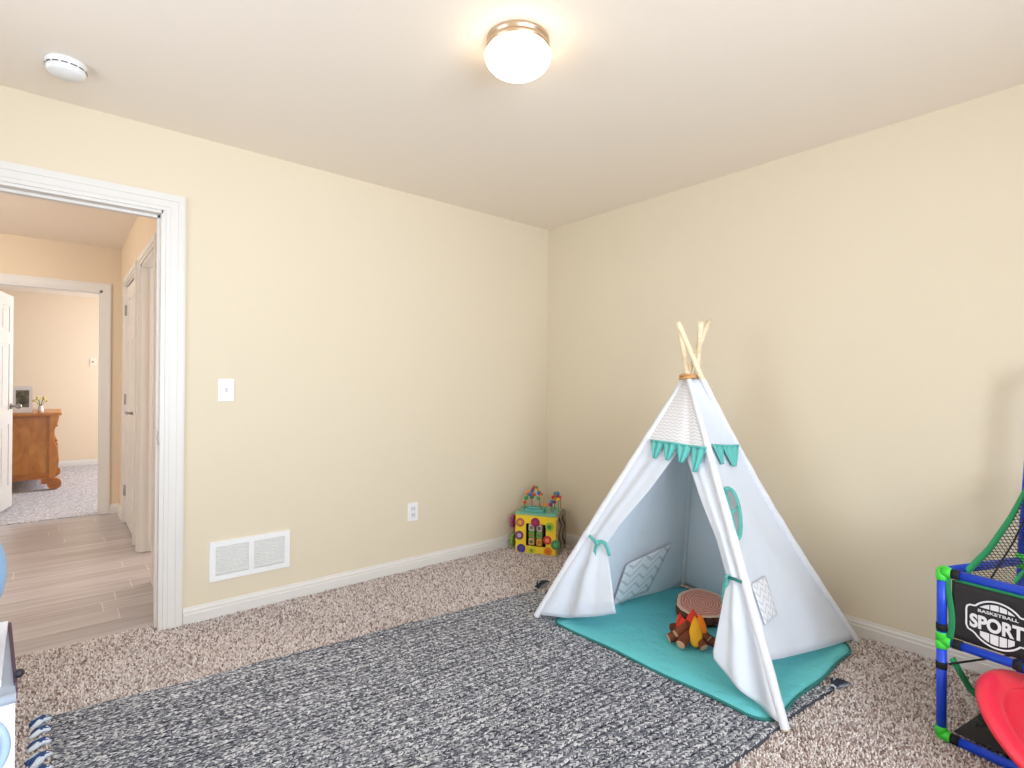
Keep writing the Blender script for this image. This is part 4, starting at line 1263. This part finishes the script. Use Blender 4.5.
# ------------------------------------------------------------------ toy unit and ball at the left edge
UX, UY0, UY1 = -.047, 1.27, 1.63
unit = thing('toy_play_unit', 'white wooden toy play unit with light blue porthole at left edge', 'toy', (-.30, 1.45, 0))
UFX = -.070      # its side runs slightly inward towards the back
b = MB(); b.prism([(-.55, UY0), (UX, UY0), (UFX, UY1), (-.55, UY1)], .02, .650); obj('body', b, MWOODW, unit)
b = MB(); b.prism([(-.56, UY0 - .004), (UX + .001, UY0 - .004), (UFX - .001, UY1 + .004), (-.56, UY1 + .004)], .650, .664); obj('top_frame', b, MGREYP, unit)
b = MB(); b.prism([(UX - .003, UY0 + .03), (UX + .002, UY0 + .03), (UFX + .002, UY1 + .006), (UFX - .004, UY1 + .006)], .640, .668); obj('edge_strip', b, MPURP, unit)
b = MB(); b.prism([(-.53, UY0 + .04), (-.067, UY0 + .04), (UFX - .003, UY1 - .005), (-.53, UY1 - .005)], .664, .676); obj('top_lid', b, MWOODW, unit)
b = MB(); b.tube([(-.40, UY0 - .020, .664), (UX + .002, UY0 - .020, .664)], .0085, 14); b.tube([(-.38, UY0 - .02, .660), (-.38, UY0 + .002, .655)], .006, 10); b.tube([(-.075, UY0 - .02, .660), (-.075, UY0 + .002, .655)], .006, 10); obj('towel_bar', b, MGREYP, unit)
b = MB(); b.ico((UX + .003, UY0 + .05, .676), .008, 2); obj('knob', b, mat('dark_knob', (40, 36, 44), .5), unit)
b = MB(); b.tube([(-.1235, UY0 + .004, .582), (-.1235, UY0 - .006, .582)], .066, 48); po = obj('porthole', b, MLBLUE, unit)
b = MB(); b.tube([V((-.1235 + .065 * math.cos(a), UY0 - .008, .582 + .065 * math.sin(a))) for a in [i / 48 * 2 * math.pi for i in range(48)]], .007, 8, closed=True); obj('porthole_rim', b, MLBLUE2, po)
b = MB(); b.tube([(-.1235, UY0 - .005, .582), (-.1235, UY0 - .012, .582)], .030, 32); obj('porthole_centre', b, mat('navy_plastic', (40, 66, 130), .4), po)
ball = MB(); ball.ico((-.222, 1.45, .832), .155, 4)
tag(obj('play_ball', ball, MLBLUE), 'large light blue ball resting on the white toy unit at left edge', 'ball')

# ------------------------------------------------------------------ carpet pile: short tufts that stand on the floor where the camera's part of the room is
import numpy as np


def inside_quad(P, q, grow):
    c = np.mean(q, axis=0); ok = np.ones(len(P), bool)
    for i in range(4):
        a, b_ = q[i], q[(i + 1) % 4]; e = b_ - a; n_ = np.array([e[1], -e[0]]); n_ /= np.linalg.norm(n_)
        if n_ @ (c - a) > 0: n_ = -n_
        ok &= (P - a) @ n_ < grow
    return ok


rg = np.random.default_rng(5)
sp = .0092
gx, gy = np.meshgrid(np.arange(-.75, XW - .018, sp), np.arange(-.1, YW + .08, sp))
P = np.stack([gx.ravel(), gy.ravel()], 1) + rg.uniform(-.5, .5, (gx.size, 2)) * sp * .9
rq = np.array([[RTL.x, RTL.y], [RTR.x, RTR.y], [RBR.x, RBR.y], [RBL.x, RBL.y]])
keep = ~inside_quad(P, rq, -.004)
keep &= ~((P[:, 0] > 1.94) & (P[:, 0] < 2.835) & (P[:, 1] > .88) & (P[:, 1] < 1.945))
keep &= (P[:, 1] < YW - .02) | ((P[:, 0] > DX0 + .03) & (P[:, 0] < .385))
keep &= ~((P[:, 0] < UX) & (P[:, 1] > UY0) & (P[:, 1] < UY1))
Lq = np.array([[v.x, v.y] for v in (QA, QA + E1 * QW, QA + E1 * QW + E2 * QD, QA + E2 * QD)])
keep &= ~inside_quad(P, Lq, 0)
P = P[keep]; N = len(P)
hgt = rg.uniform(.005, .0115, N); wd = rg.uniform(.0033, .0050, N); ln = rg.normal(0, .0035, (N, 2)); az = rg.uniform(0, 6.28, N)
vt = np.zeros((N, 7, 3))
for k in range(3):
    a = az + k * 2.0944
    vt[:, k, 0] = P[:, 0] + wd * np.cos(a); vt[:, k, 1] = P[:, 1] + wd * np.sin(a); vt[:, k, 2] = -.001
    vt[:, 3 + k, 0] = P[:, 0] + ln[:, 0] * .6 + wd * .85 * np.cos(a + .5); vt[:, 3 + k, 1] = P[:, 1] + ln[:, 1] * .6 + wd * .85 * np.sin(a + .5); vt[:, 3 + k, 2] = hgt * .7
vt[:, 6, 0] = P[:, 0] + ln[:, 0]; vt[:, 6, 1] = P[:, 1] + ln[:, 1]; vt[:, 6, 2] = hgt
base = (np.arange(N) * 7)[:, None]
fq = np.array([0, 1, 4, 3, 1, 2, 5, 4, 2, 0, 3, 5]); ft = np.array([3, 4, 6, 4, 5, 6, 5, 3, 6])
loops = np.concatenate([base + fq, base + ft], 1).ravel()
tot = np.tile([4, 4, 4, 3, 3, 3], N); start = np.concatenate([[0], np.cumsum(tot)[:-1]])
me = bpy.data.meshes.new('carpet_pile')
me.vertices.add(N * 7); me.vertices.foreach_set('co', vt.ravel())
me.loops.add(len(loops)); me.loops.foreach_set('vertex_index', loops.astype(np.int32))
me.polygons.add(len(tot)); me.polygons.foreach_set('loop_start', start.astype(np.int32)); me.polygons.foreach_set('loop_total', tot.astype(np.int32))
me.update(calc_edges=True); me.validate()
pm = bpy.data.materials.new('carpet_tufts'); pm.use_nodes = True
nt = pm.node_tree; bb = nt.nodes['Principled BSDF']
geo = nt.nodes.new('ShaderNodeNewGeometry')
nt.links.new(ramp(nt, geo.outputs['Random Per Island'], TUFT_STOPS), bb.inputs['Base Color'])
bb.inputs['Roughness'].default_value = .95; bb.inputs['Specular IOR Level'].default_value = .1
me.materials.append(pm)
co = bpy.data.objects.new('carpet_pile', me); COL.objects.link(co)
co.parent = bpy.data.objects['floor']; co['kind'] = 'stuff'
